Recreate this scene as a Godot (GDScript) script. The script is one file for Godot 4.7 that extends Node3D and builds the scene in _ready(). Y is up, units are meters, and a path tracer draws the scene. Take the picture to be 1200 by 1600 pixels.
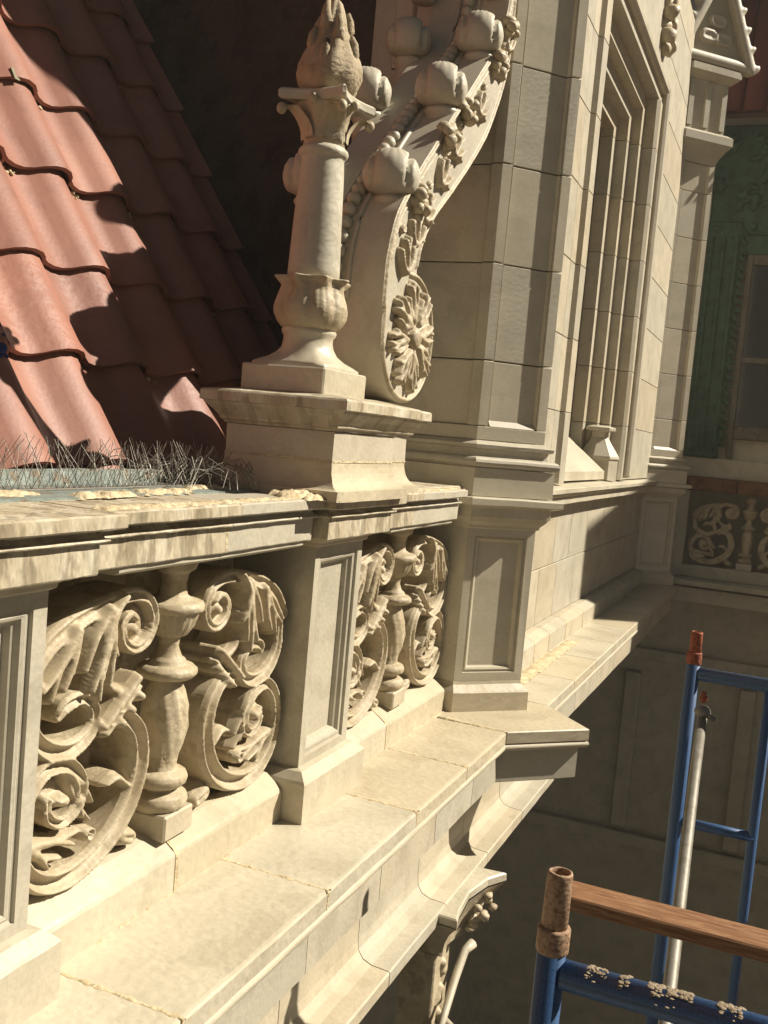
extends Node3D
# World axes: x runs along the facade away from the viewer, y is up, z points out of the facade to the street.
# Heights are measured from the top of the cornice ledge.

var M := {}
var names := {}
var fine := FastNoiseLite.new()
var soft := FastNoiseLite.new()
var rng := RandomNumberGenerator.new()

# ------------------------------------------------------------------ textures and materials
func noise_img(n: int, sd: int, freq: float, oct: int, kind := FastNoiseLite.TYPE_SIMPLEX_SMOOTH) -> Image:
	var f := FastNoiseLite.new()
	f.seed = sd
	f.noise_type = kind
	f.frequency = freq
	f.fractal_type = FastNoiseLite.FRACTAL_FBM
	f.fractal_octaves = oct
	return f.get_seamless_image(n, n, false, false, 0.12)

func tex(im: Image) -> ImageTexture:
	im.generate_mipmaps()
	return ImageTexture.create_from_image(im)

# Colour texture: two tones mottled by coarse noise, speckled by fine noise, with dark grime flecks.
func mottle(n: int, sd: int, a: Color, b: Color, grime: Color, coarse: float, speck: float, grime_at: float, grime_amount: float) -> ImageTexture:
	var c := noise_img(n, sd, coarse, 4)
	var f := noise_img(n, sd + 7, 0.11, 3)
	var g := noise_img(n, sd + 13, coarse * 1.7, 5)
	var im := Image.create(n, n, false, Image.FORMAT_RGB8)
	for y in n:
		for x in n:
			var t := clampf(c.get_pixel(x, y).r * 1.5 - 0.25, 0.0, 1.0)
			var s := (f.get_pixel(x, y).r - 0.5) * speck
			var k := a.lerp(b, t)
			var q := smoothstep(grime_at, grime_at + 0.16, g.get_pixel(x, y).r) * grime_amount
			k = k.lerp(grime, q)
			im.set_pixel(x, y, Color(clampf(k.r + s, 0, 1), clampf(k.g + s, 0, 1), clampf(k.b + s * 0.9, 0, 1)))
	return tex(im)

func normal_tex(n: int, sd: int, freq: float, oct: int, strength: float) -> ImageTexture:
	var im := noise_img(n, sd, freq, oct)
	im.convert(Image.FORMAT_RGBA8)
	im.bump_map_to_normal_map(strength)
	return tex(im)

func mat(albedo: Texture2D, tint: Color, rough: float, nrm: Texture2D = null, nscale := 0.5, scale := 1.0, offset := Vector3.ZERO, metal := 0.0) -> StandardMaterial3D:
	var m := StandardMaterial3D.new()
	m.albedo_color = tint
	if albedo:
		m.albedo_texture = albedo
	m.roughness = rough
	m.metallic = metal
	m.metallic_specular = 0.5
	m.uv1_triplanar = true
	m.uv1_world_triplanar = true
	m.uv1_scale = Vector3.ONE * scale
	m.uv1_offset = offset
	if nrm:
		m.normal_enabled = true
		m.normal_texture = nrm
		m.normal_scale = nscale
	return m

func make_materials() -> void:
	var st_a := mottle(512, 11, Color(1.0, 0.99, 0.96), Color(0.93, 0.92, 0.89), Color(0.80, 0.78, 0.73), 0.006, 0.07, 0.58, 0.26)
	var st_b := mottle(512, 31, Color(1.0, 0.98, 0.94), Color(0.88, 0.84, 0.77), Color(0.66, 0.61, 0.52), 0.008, 0.09, 0.57, 0.42)
	var st_w := mottle(512, 41, Color(1.0, 0.99, 0.96), Color(0.86, 0.82, 0.75), Color(0.55, 0.52, 0.46), 0.010, 0.09, 0.57, 0.42)
	var n1 := normal_tex(512, 5, 0.09, 3, 2.0)
	var n2 := normal_tex(512, 9, 0.05, 4, 5.0)
	# cream terracotta, several firings
	var tones := [Color(0.718, 0.692, 0.632), Color(0.709, 0.688, 0.636), Color(0.727, 0.697, 0.628), Color(0.692, 0.671, 0.615), Color(0.714, 0.679, 0.606)]
	for i in tones.size():
		M["stone%d" % i] = mat(st_a, tones[i], 0.50, n1, 0.20, 0.9, Vector3(i * 0.37, i * 0.21, i * 0.13))
	M.weathered = mat(st_w, Color(0.731, 0.705, 0.641), 0.55, n2, 0.4, 1.1, Vector3(0.3, 0.7, 0.1))
	M.weathered.uv1_scale = Vector3(1.5, 0.4, 1.5)
	M.ledge0 = mat(st_a, Color(0.744, 0.721, 0.658), 0.42, n1, 0.30, 0.55, Vector3(0.1, 0.2, 0.3))
	M.ledge1 = mat(st_a, Color(0.735, 0.709, 0.643), 0.42, n1, 0.30, 0.55, Vector3(0.6, 0.2, 0.8))
	M.ledge2 = mat(st_a, Color(0.735, 0.698, 0.617), 0.42, n1, 0.30, 0.50, Vector3(0.4, 0.5, 0.1))
	M.carved = mat(st_b, Color(0.709, 0.675, 0.598), 0.58, n2, 0.5, 1.4, Vector3(0.2, 0.9, 0.4))
	M.grey_stone = mat(st_a, Color(0.745, 0.722, 0.660), 0.36, n1, 0.08, 0.8, Vector3(0.9, 0.1, 0.6))
	M.shaft_stone = mat(st_a, Color(0.715, 0.695, 0.640), 0.62, n2, 0.25, 0.8, Vector3(0.9, 0.1, 0.6))
	M.flame = mat(st_b, Color(0.654, 0.611, 0.533), 0.85, n2, 1.2, 2.2, Vector3(0.5, 0.2, 0.9))
	M.mortar = mat(st_b, Color(0.800, 0.757, 0.654), 0.9, n2, 1.2, 2.5, Vector3(0.3, 0.1, 0.5))
	M.dark_brown = mat(st_b, Color(0.25, 0.195, 0.17), 0.9, n2, 0.8, 0.8, Vector3(0.7, 0.3, 0.2))  # very dark brown tint for the gable side wall
	M.rail_brown = mat(st_b, Color(0.456, 0.327, 0.241), 0.8, n2, 0.6, 0.9, Vector3(0.8, 0.2, 0.1))
	M.green = mat(st_b, Color(0.22, 0.36, 0.30), 0.7, n1, 0.5, 1.3, Vector3(0.1, 0.8, 0.3))
	M.sash = mat(st_b, Color(0.404, 0.396, 0.361), 0.6, n1, 0.3, 1.3)
	M.bronze = mat(st_b, Color(0.404, 0.370, 0.301), 0.6, n1, 0.3, 1.1, Vector3(0.2, 0.2, 0.2))
	var tile_a := mottle(512, 51, Color(1.0, 0.98, 0.96), Color(0.93, 0.91, 0.90), Color(0.78, 0.74, 0.72), 0.006, 0.05, 0.62, 0.4)
	M.tile0 = mat(tile_a, Color(0.570, 0.395, 0.335), 0.56, n1, 0.25, 1.2)
	M.tile1 = mat(tile_a, Color(0.550, 0.378, 0.320), 0.56, n1, 0.25, 1.2, Vector3(0.3, 0.5, 0.2))
	M.tile2 = mat(tile_a, Color(0.585, 0.410, 0.348), 0.56, n1, 0.25, 1.2, Vector3(0.7, 0.1, 0.6))
	M.tile3 = mat(tile_a, Color(0.540, 0.380, 0.332), 0.56, n2, 0.3, 1.2, Vector3(0.2, 0.6, 0.8))
	M.tile4 = mat(tile_a, Color(0.590, 0.402, 0.335), 0.56, n2, 0.3, 1.2, Vector3(0.5, 0.3, 0.4))
	M.deck = mat(tile_a, Color(0.258, 0.189, 0.172), 0.9, n1, 0.4, 1.0)
	M.red_tile = mat(tile_a, Color(0.370, 0.146, 0.129), 0.7, n1, 0.3, 1.0)
	var fl := mottle(512, 71, Color(0.95, 0.98, 0.97), Color(0.78, 0.82, 0.82), Color(0.80, 0.62, 0.48), 0.010, 0.10, 0.60, 0.7)
	M.flashing = mat(fl, Color(0.550, 0.568, 0.542), 0.6, n2, 0.5, 1.6)
	var blue := mottle(512, 81, Color(1, 1, 1), Color(0.84, 0.88, 0.92), Color(0.62, 0.56, 0.50), 0.03, 0.10, 0.56, 0.8)
	M.blue = mat(blue, Color(0.20, 0.345, 0.52), 0.45, n1, 0.3, 7.0)
	var rust := mottle(512, 91, Color(0.93, 0.88, 0.80), Color(0.80, 0.66, 0.55), Color(0.50, 0.37, 0.29), 0.020, 0.16, 0.56, 0.7)
	M.rust = mat(rust, Color(0.688, 0.636, 0.576), 0.7, n2, 0.8, 6.0)
	M.primer = mat(rust, Color(0.636, 0.361, 0.241), 0.75, n2, 0.8, 3.0)
	M.galv = mat(st_b, Color(0.52, 0.52, 0.51), 0.55, n1, 0.25, 3.0, Vector3.ZERO, 0.35)
	M.wire = mat(st_a, Color(0.55, 0.54, 0.52), 0.45, null, 0.0, 4.0, Vector3.ZERO, 0.6)
	M.cement = mat(st_b, Color(0.568, 0.525, 0.464), 0.95, n2, 1.5, 5.0)
	var wd := mottle(512, 101, Color(1, 0.95, 0.88), Color(0.80, 0.66, 0.50), Color(0.55, 0.40, 0.28), 0.018, 0.10, 0.60, 0.5)
	M.timber = mat(wd, Color(0.54, 0.425, 0.315), 0.75, n1, 0.4, 2.0)
	M.timber.uv1_scale = Vector3(9.0, 9.0, 0.8)
	M.cloth = mat(st_a, Color(0.172, 0.284, 0.533), 0.95, n2, 1.5, 9.0)
	M.tape = mat(st_a, Color(0.447, 0.447, 0.344), 0.6, null, 0.0, 3.0)
	M.ground = mat(st_b, Color(0.215, 0.215, 0.215), 0.95, n2, 0.5, 0.2)
	var gl := StandardMaterial3D.new()
	gl.albedo_color = Color(0.12, 0.13, 0.11, 0.5)
	gl.transparency = BaseMaterial3D.TRANSPARENCY_ALPHA
	gl.roughness = 0.06
	M.glass = gl

func stone(i: int) -> StandardMaterial3D:
	return M["stone%d" % (posmod(i, 5))]

# ------------------------------------------------------------------ scene tree helpers
func numbered(called: String) -> String:
	if not names.has(called):
		names[called] = 0
		return called
	names[called] += 1
	return "%s_%03d" % [called, names[called]]

func thing(called: String, label: String, category: String, at := Vector3.ZERO, group := "") -> Node3D:
	var o := Node3D.new()
	o.name = numbered(called)
	add_child(o)
	o.position = at
	o.set_meta("label", label)
	o.set_meta("category", category)
	if group != "":
		o.set_meta("group", group)
	return o

func begin(smooth := false) -> SurfaceTool:
	var s := SurfaceTool.new()
	s.begin(Mesh.PRIMITIVE_TRIANGLES)
	s.set_smooth_group(0 if smooth else -1)
	return s

# Commits a SurfaceTool in world coordinates as one mesh part; the part's node keeps the parent's origin.
func part(called: String, s: SurfaceTool, m: Material, parent: Node) -> MeshInstance3D:
	s.generate_normals()
	var o := MeshInstance3D.new()
	o.name = called
	o.mesh = s.commit()
	o.material_override = m
	parent.add_child(o, true)
	var p := parent
	while p != self and p is Node3D:
		o.position -= (p as Node3D).position
		p = p.get_parent()
	return o

func jit(p: Vector3) -> Vector3:
	var a := fine.get_noise_3dv(p * 100.0)
	var b := fine.get_noise_3dv(p * 100.0 + Vector3(71, 13, 29))
	var c := soft.get_noise_3dv(p * 100.0)
	return p + Vector3(a, b, a - b) * 0.0016 + Vector3(0, c, c) * 0.0022

func tri(s: SurfaceTool, a: Vector3, b: Vector3, c: Vector3) -> void:
	s.add_vertex(a)
	s.add_vertex(b)
	s.add_vertex(c)

func quad(s: SurfaceTool, a: Vector3, b: Vector3, c: Vector3, d: Vector3) -> void:
	tri(s, a, b, c)
	tri(s, a, c, d)

# Chamfered box between two corners.
func cbox(s: SurfaceTool, lo: Vector3, hi: Vector3, e := 0.004, rough := true) -> void:
	var c := [lo, hi]
	e = minf(e, minf(hi.x - lo.x, minf(hi.y - lo.y, hi.z - lo.z)) * 0.45)
	var v := {}
	for ix in 2:
		for iy in 2:
			for iz in 2:
				var p := Vector3(c[ix].x, c[iy].y, c[iz].z)
				var d := Vector3(1 if ix == 0 else -1, 1 if iy == 0 else -1, 1 if iz == 0 else -1) * e
				var k := [p + Vector3(0, d.y, d.z), p + Vector3(d.x, 0, d.z), p + Vector3(d.x, d.y, 0)]
				for j in 3:
					v[[ix, iy, iz, j]] = jit(k[j]) if rough else k[j]
	var mid := (lo + hi) * 0.5
	# faces
	for ax in 3:
		for sd in 2:
			var q := []
			for uv in [[0, 0], [1, 0], [1, 1], [0, 1]]:
				var id := [0, 0, 0]
				id[ax] = sd
				id[(ax + 1) % 3] = uv[0]
				id[(ax + 2) % 3] = uv[1]
				q.append(v[[id[0], id[1], id[2], ax]])
			oquad(s, q, mid)
	# edges
	for ax in 3:
		for u in 2:
			for w in 2:
				var a1 := (ax + 1) % 3
				var a2 := (ax + 2) % 3
				var q := []
				for k in [[0, a1], [0, a2], [1, a2], [1, a1]]:
					var id := [0, 0, 0]
					id[ax] = k[0]
					id[a1] = u
					id[a2] = w
					q.append(v[[id[0], id[1], id[2], k[1]]])
				oquad(s, q, mid)
	for ix in 2:
		for iy in 2:
			for iz in 2:
				var a: Vector3 = v[[ix, iy, iz, 0]]
				var b: Vector3 = v[[ix, iy, iz, 1]]
				var d: Vector3 = v[[ix, iy, iz, 2]]
				if (b - a).cross(d - a).dot((a + b + d) / 3.0 - mid) > 0:
					tri(s, a, d, b)
				else:
					tri(s, a, b, d)

# A quad turned so that it faces away from mid.
func oquad(s: SurfaceTool, q: Array, mid: Vector3) -> void:
	var n: Vector3 = (q[1] - q[0]).cross(q[2] - q[0])
	if n.dot((q[0] + q[2]) * 0.5 - mid) > 0:
		quad(s, q[0], q[3], q[2], q[1])
	else:
		quad(s, q[0], q[1], q[2], q[3])

# Vertical prism over a plan outline (x, z), edges chamfered at top and bottom.
func prism(s: SurfaceTool, plan: Array, y0: float, y1: float, e := 0.004, shear := 0.0) -> void:
	var n := plan.size()
	var area := 0.0
	for i in n:
		var a: Vector2 = plan[i]
		var b: Vector2 = plan[(i + 1) % n]
		area += a.cross(b)
	var sg := 1.0 if area > 0 else -1.0
	var inner := []
	for i in n:
		var p0: Vector2 = plan[(i + n - 1) % n]
		var p1: Vector2 = plan[i]
		var p2: Vector2 = plan[(i + 1) % n]
		var d1 := (p1 - p0).normalized()
		var d2 := (p2 - p1).normalized()
		var n1 := Vector2(-d1.y, d1.x) * sg
		var n2 := Vector2(-d2.y, d2.x) * sg
		inner.append(p1 + (n1 + n2) / maxf(0.4, 1.0 + n1.dot(n2)) * e)
	var rows := [[inner, y0], [plan, y0 + e], [plan, y1 - e], [inner, y1]]
	for r in 3:
		for i in n:
			var j := (i + 1) % n
			var a := jit(Vector3(rows[r][0][i].x, rows[r][1], rows[r][0][i].y))
			var b := jit(Vector3(rows[r][0][j].x, rows[r][1], rows[r][0][j].y))
			var c := jit(Vector3(rows[r + 1][0][j].x, rows[r + 1][1], rows[r + 1][0][j].y))
			var d := jit(Vector3(rows[r + 1][0][i].x, rows[r + 1][1], rows[r + 1][0][i].y))
			if sg > 0:
				quad(s, a, b, c, d)
			else:
				quad(s, a, d, c, b)
	var idx := Geometry2D.triangulate_polygon(PackedVector2Array(inner))
	for k in range(0, idx.size(), 3):
		var t0: Vector2 = inner[idx[k]]
		var t1: Vector2 = inner[idx[k + 1]]
		var t2: Vector2 = inner[idx[k + 2]]
		if (t1 - t0).cross(t2 - t0) < 0:
			var sw := t1
			t1 = t2
			t2 = sw
		tri(s, jit(Vector3(t0.x, y1, t0.y)), jit(Vector3(t1.x, y1, t1.y)), jit(Vector3(t2.x, y1, t2.y)))
		tri(s, jit(Vector3(t0.x, y0, t0.y)), jit(Vector3(t2.x, y0, t2.y)), jit(Vector3(t1.x, y0, t1.y)))

# A profile of (outward offset, y) swept along a plan path (x, z) with mitred corners; ends capped.
func sweep(s: SurfaceTool, prof: Array, path: Array, step := 0.07) -> void:
	var n := path.size()
	var mit := []
	for i in n:
		var d1: Vector2 = (path[i] - path[maxi(i - 1, 0)]).normalized()
		var d2: Vector2 = (path[mini(i + 1, n - 1)] - path[i]).normalized()
		if i == 0:
			d1 = d2
		if i == n - 1:
			d2 = d1
		var n1 := Vector2(-d1.y, d1.x)
		var n2 := Vector2(-d2.y, d2.x)
		mit.append((n1 + n2) / (1.0 + n1.dot(n2)))
	var rings := []
	for i in n - 1:
		var len: float = (path[i + 1] - path[i]).length()
		var k := maxi(1, int(len / step))
		for j in k + (1 if i == n - 2 else 0):
			var t := float(j) / k
			var ring := []
			for q in prof:
				var a: Vector2 = path[i] + mit[i] * q.x
				var b: Vector2 = path[i + 1] + mit[i + 1] * q.x
				var c := a.lerp(b, t)
				ring.append(jit(Vector3(c.x, q.y, c.y)))
			rings.append(ring)
	var m := prof.size()
	for i in rings.size() - 1:
		for j in m:
			var k := (j + 1) % m
			quad(s, rings[i][j], rings[i][k], rings[i + 1][k], rings[i + 1][j])
	var pts := PackedVector2Array()
	for q in prof:
		pts.append(q)
	var idx := Geometry2D.triangulate_polygon(pts)
	var last: Array = rings[rings.size() - 1]
	for k in range(0, idx.size(), 3):
		tri(s, rings[0][idx[k]], rings[0][idx[k + 2]], rings[0][idx[k + 1]])
		tri(s, last[idx[k]], last[idx[k + 1]], last[idx[k + 2]])

# Surface of revolution, profile of (radius, y); fr(angle, i) can scale the radius.
func lathe(s: SurfaceTool, prof: Array, at: Vector3, seg := 32, fr = null) -> void:
	var rings := []
	var fine_prof := []
	for i in prof.size():
		var p: Vector2 = prof[i]
		if i > 0 and i < prof.size() - 1:
			var d1: Vector2 = p - prof[i - 1]
			var d2: Vector2 = prof[i + 1] - p
			if absf(d1.angle_to(d2)) > 0.42:
				fine_prof.append([p - d1 * minf(0.3, 0.0018 / d1.length()), i])
				fine_prof.append([p + d2 * minf(0.3, 0.0018 / d2.length()), i])
				continue
		fine_prof.append([p, i])
	for e in fine_prof:
		var ring := []
		for k in seg:
			var a := TAU * k / seg
			var r: float = e[0].x
			if fr != null:
				r *= fr.call(a, e[1])
			ring.append(jit(at + Vector3(cos(a) * r, e[0].y, sin(a) * r)))
		rings.append(ring)
	prof = []
	for e in fine_prof:
		prof.append(e[0])
	for i in rings.size() - 1:
		for k in seg:
			var j := (k + 1) % seg
			quad(s, rings[i][k], rings[i][j], rings[i + 1][j], rings[i + 1][k])
	for e in [0, rings.size() - 1]:
		if prof[e].x > 0.002:
			var c: Vector3 = at + Vector3(0, prof[e].y, 0)
			for k in seg:
				var j := (k + 1) % seg
				if e == 0:
					tri(s, rings[e][j], rings[e][k], c)
				else:
					tri(s, rings[e][k], rings[e][j], c)

# Round bar through points with radii.
func tube(s: SurfaceTool, pts: Array, r0: float, r1: float, seg := 8, caps := true) -> void:
	var rings := []
	for i in pts.size():
		var d: Vector3 = (pts[mini(i + 1, pts.size() - 1)] - pts[maxi(i - 1, 0)]).normalized()
		var u := d.cross(Vector3.UP if absf(d.y) < 0.9 else Vector3.RIGHT).normalized()
		var w := d.cross(u)
		var r := lerpf(r0, r1, float(i) / maxf(1, pts.size() - 1))
		var ring := []
		for k in seg:
			var a := TAU * k / seg
			ring.append(pts[i] + (u * cos(a) + w * sin(a)) * r)
		rings.append(ring)
	for i in rings.size() - 1:
		for k in seg:
			var j := (k + 1) % seg
			quad(s, rings[i][k], rings[i + 1][k], rings[i + 1][j], rings[i][j])
	if caps:
		for k in range(1, seg - 1):
			tri(s, rings[0][0], rings[0][k], rings[0][k + 1])
			var l: Array = rings[rings.size() - 1]
			tri(s, l[0], l[k + 1], l[k])

func ball(s: SurfaceTool, c: Vector3, r: Vector3, seg := 12, rows := 8, turn := 0.0, lump := 0.0) -> void:
	var v := []
	for i in rows + 1:
		var ring := []
		for k in seg:
			var t := PI * i / rows
			var a := TAU * k / seg
			var p := Vector3(sin(t) * cos(a), -cos(t), sin(t) * sin(a))
			var f := 1.0 + lump * soft.get_noise_3dv((c + p * r) * 400.0)
			ring.append(c + (p * r * f).rotated(Vector3.UP, turn))
		v.append(ring)
	for i in rows:
		for k in seg:
			var j := (k + 1) % seg
			quad(s, v[i][k], v[i][j], v[i + 1][j], v[i + 1][k])

# Nested rectangles on a plane: each ring is (inset, depth out of the plane); the last one is filled.
func panel_face(s: SurfaceTool, org: Vector3, t: Vector3, n: Vector3, hw: float, y0: float, y1: float, rings: Array, bottom_extra := 0.0) -> void:
	var prev := []
	for k in rings.size():
		var ins: float = rings[k].x
		var dep: float = rings[k].y
		var b := y0 + ins + (bottom_extra * ins / maxf(rings[rings.size() - 1].x, 0.001))
		var q := [org + t * (-hw + ins) + Vector3(0, b, 0) + n * dep, org + t * (hw - ins) + Vector3(0, b, 0) + n * dep,
			org + t * (hw - ins) + Vector3(0, y1 - ins, 0) + n * dep, org + t * (-hw + ins) + Vector3(0, y1 - ins, 0) + n * dep]
		for j in 4:
			q[j] = jit(q[j])
		if k > 0:
			for j in 4:
				var l := (j + 1) % 4
				quad(s, prev[j], q[j], q[l], prev[l])
		prev = q
	quad(s, prev[0], prev[3], prev[2], prev[1])

# ------------------------------------------------------------------ carved relief
# A stroke is a tapered band in the relief plane: points, radii, base height, bulge, profile kind, ribs per metre, serration.
func stroke(pts: Array, radii: Array, h: float, b: float, prof := 0, ribs := 0.0, serr := 0.0) -> Dictionary:
	var p := PackedVector2Array()
	var r := PackedFloat32Array()
	var n := pts.size()
	for i in n - 1:
		var steps := 7 if n > 2 else 1
		for k in steps:
			var t := float(k) / steps
			var p0: Vector2 = pts[maxi(i - 1, 0)]
			var p3: Vector2 = pts[mini(i + 2, n - 1)]
			p.append((pts[i] as Vector2).cubic_interpolate(pts[i + 1], p0, p3, t))
			r.append(lerpf(radii[mini(i, radii.size() - 1)], radii[mini(i + 1, radii.size() - 1)], t))
	p.append(pts[n - 1])
	r.append(radii[mini(n - 1, radii.size() - 1)])
	var l := PackedFloat32Array([0.0])
	var box := Rect2(p[0], Vector2.ZERO)
	var rm := 0.0
	for i in range(1, p.size()):
		l.append(l[i - 1] + p[i].distance_to(p[i - 1]))
		box = box.expand(p[i])
	for q in r:
		rm = maxf(rm, q)
	return {p = p, r = r, l = l, h = h, b = b, k = prof, ribs = ribs, serr = serr, box = box.grow(rm * 1.6 + 0.012)}

# Acanthus: fingers spreading from a base, each a tapered lobe with a bent end.
func fingers(k: Array, base: Vector2, tips: Array, r0: float, r1: float, h: float, b: float) -> void:
	for i in tips.size():
		var t: Vector2 = tips[i]
		var d := (t - base).normalized()
		var bend := V(-d.y, d.x) * 0.010 * (1.0 if i % 2 == 0 else -1.0)
		k.append(stroke([base, base.lerp(t, 0.5) + bend, t], [r0, lerpf(r0, r1, 0.35), r1], h + 0.003 * (i % 2), b, 0))

# Returns (signed distance, height) of a set of strokes at a point of the relief plane.
func carve(strokes: Array, q: Vector2) -> Vector2:
	var dm := 0.05
	var hm := 0.0
	var out_d := 9.0
	var out_h := 0.0
	for s in strokes:
		if not (s.box as Rect2).has_point(q):
			continue
		var p: PackedVector2Array = s.p
		var rr: PackedFloat32Array = s.r
		var best := 9.0
		var bd := 0.0
		var br := 1.0
		var bl := 0.0
		var side := 1.0
		for i in p.size() - 1:
			var a := p[i]
			var ab := p[i + 1] - a
			var t := clampf((q - a).dot(ab) / maxf(ab.length_squared(), 1e-9), 0.0, 1.0)
			var v := q - a - ab * t
			var r := lerpf(rr[i], rr[i + 1], t)
			var d := v.length()
			if d - r < best:
				best = d - r
				bd = d
				br = r
				bl = lerpf(s.l[i], s.l[i + 1], t)
				side = signf(ab.cross(v))
		if s.serr > 0.0:
			var sr := absf(sin(bl * s.ribs * 0.5 - bd / br * 0.9))
			br *= 1.0 + s.serr * (sr - 0.6)
			best = bd - br
		if best < dm:
			dm = best
		if best < 0.013:
			var f := clampf(bd / br, 0.0, 1.0)
			var h: float = s.h
			var round := sqrt(maxf(0.0, 1.0 - f * f))
			if s.k == 0:
				h += s.b * sqrt(maxf(0.0, 1.0 - f * f * 0.86))
			elif s.k == 1:
				h += s.b * ((0.25 + 0.75 * pow(f / 0.72, 2.0)) if f < 0.72 else 1.0 - 0.45 * pow((f - 0.72) / 0.28, 2.0))
			elif s.k == 2:
				var vein := 0.5 + 0.5 * cos(bl * s.ribs - f * 1.8)
				h += s.b * (0.35 + 0.65 * round) * (0.62 + 0.38 * vein) - s.b * 0.25 * exp(-f * f * 40.0)
			elif s.k == 3:
				h += s.b * ((0.45 + 0.55 * cos(f * 9.0)) if f < 0.7 else sqrt(maxf(0.0, 1.0 - pow((f - 0.7) / 0.3, 2.0))))
			# rounded arris
			h -= 0.012 * (1.0 - smoothstep(0.0, 0.008, -best))
			if best < 0.0:
				hm = maxf(hm, h)
			elif best < out_d:
				out_d = best
				out_h = h
	if dm >= 0.0:
		hm = out_h
	return Vector2(dm, hm)

# Turns a carved field into a mesh: front surface plus walls down to height 0. xf maps (u, v, h) to space.
func relief(s: SurfaceTool, strokes: Array, box: Rect2, cell: float, xf: Callable, floor_h := 0.0) -> void:
	var nu := int(ceil(box.size.x / cell)) + 1
	var nv := int(ceil(box.size.y / cell)) + 1
	var D := PackedFloat32Array()
	var H := PackedFloat32Array()
	D.resize(nu * nv)
	H.resize(nu * nv)
	for j in nv:
		for i in nu:
			var q := box.position + Vector2(i, j) * cell
			var c := carve(strokes, q)
			D[j * nu + i] = c.x if (i > 0 and j > 0 and i < nu - 1 and j < nv - 1) else maxf(c.x, 0.0005)
			H[j * nu + i] = c.y + 0.0012 * soft.get_noise_2d(q.x * 500.0, q.y * 500.0)
	# soften the steps that the grid leaves
	for pass_n in 1:
		var H2 := H.duplicate()
		for j in range(1, nv - 1):
			for i in range(1, nu - 1):
				var o := j * nu + i
				if D[o] < 0.006:
					var sum := H[o] * 2.0
					var cnt := 2.0
					for w in [o - 1, o + 1, o - nu, o + nu]:
						if D[w] < 0.010:
							sum += H[w]
							cnt += 1.0
					H2[o] = sum / cnt
		H = H2
	for j in nv - 1:
		for i in nu - 1:
			var id := [j * nu + i, j * nu + i + 1, (j + 1) * nu + i + 1, (j + 1) * nu + i]
			var inside := 0
			for k in id:
				if D[k] < 0.0:
					inside += 1
			if inside == 0:
				continue
			var pos := [Vector2(i, j), Vector2(i + 1, j), Vector2(i + 1, j + 1), Vector2(i, j + 1)]
			var poly := []
			var cut := []
			for k in 4:
				var l := (k + 1) % 4
				var da := D[id[k]]
				var db := D[id[l]]
				if da < 0.0:
					poly.append([pos[k], H[id[k]]])
					cut.append(false)
				if (da < 0.0) != (db < 0.0):
					var t := da / (da - db)
					poly.append([(pos[k] as Vector2).lerp(pos[l], t), lerpf(H[id[k]], H[id[l]], t)])
					cut.append(true)
			var P := []
			for w in poly:
				var uv: Vector2 = box.position + (w[0] as Vector2) * cell
				P.append(xf.call(uv.x, uv.y, maxf(w[1], floor_h)))
			s.set_smooth_group(1)
			for k in range(1, P.size() - 1):
				tri(s, P[0], P[k], P[k + 1])
			s.set_smooth_group(2)
			for k in poly.size():
				var l := (k + 1) % poly.size()
				if cut[k] and cut[l]:
					var ua: Vector2 = box.position + (poly[k][0] as Vector2) * cell
					var ub: Vector2 = box.position + (poly[l][0] as Vector2) * cell
					quad(s, P[k], P[l], xf.call(ub.x, ub.y, floor_h), xf.call(ua.x, ua.y, floor_h))

func V(x: float, y: float) -> Vector2:
	return Vector2(x, y)

# ------------------------------------------------------------------ light and camera
func _ready() -> void:
	fine.seed = 3
	fine.frequency = 0.35
	soft.seed = 8
	soft.frequency = 0.05
	rng.seed = 20

	var cam := Camera3D.new()
	cam.name = "camera"
	add_child(cam)
	cam.transform = Transform3D(Basis(Vector3(0.387241, 0.0882025, 0.91775), Vector3(0.039553, 0.992908, -0.112115), Vector3(-0.92113, 0.0797153, 0.381006)).orthonormalized(), Vector3(0, 1.25, 0))
	cam.fov = 54.359
	cam.near = 0.05
	cam.far = 600.0
	cam.current = true

	var we := WorldEnvironment.new()
	we.name = "daylight"
	var env := Environment.new()
	env.background_mode = Environment.BG_SKY
	var sky := Sky.new()
	var sm := ProceduralSkyMaterial.new()
	sm.sky_top_color = Color(0.38, 0.50, 0.68)
	sm.sky_horizon_color = Color(0.74, 0.77, 0.80)
	sm.sky_curve = 0.18
	sm.ground_bottom_color = Color(0.16, 0.16, 0.15)
	sm.ground_horizon_color = Color(0.36, 0.36, 0.35)
	sm.sky_energy_multiplier = 0.34
	sm.ground_energy_multiplier = 0.33
	sky.sky_material = sm
	env.sky = sky
	env.tonemap_mode = Environment.TONE_MAPPER_LINEAR
	env.tonemap_exposure = 1.78
	env.fog_enabled = true
	env.fog_density = 0.003
	env.fog_light_color = Color(0.80, 0.78, 0.73)
	env.sdfgi_enabled = true
	env.ssao_enabled = true
	env.ssil_enabled = true
	we.environment = env
	add_child(we)

	var sun := DirectionalLight3D.new()
	sun.name = "sun"
	sun.light_energy = 1.6
	sun.light_color = Color(1.0, 0.96, 0.89)
	sun.light_angular_distance = 0.5
	sun.shadow_enabled = true
	add_child(sun)
	sun.look_at_from_position(Vector3(0.65, 1.05, 1.0), Vector3.ZERO, Vector3.UP)

	make_materials()
	build_ground()
	build_cornice()
	build_lower_facade()
	build_piers()
	build_bays()
	build_pedestal()
	build_column()
	build_volute()
	build_buttress()
	build_gable_wall()
	build_far_buttress()
	build_wing()
	build_roof()
	build_gutter()
	build_scaffold()
	build_small_things()

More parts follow.
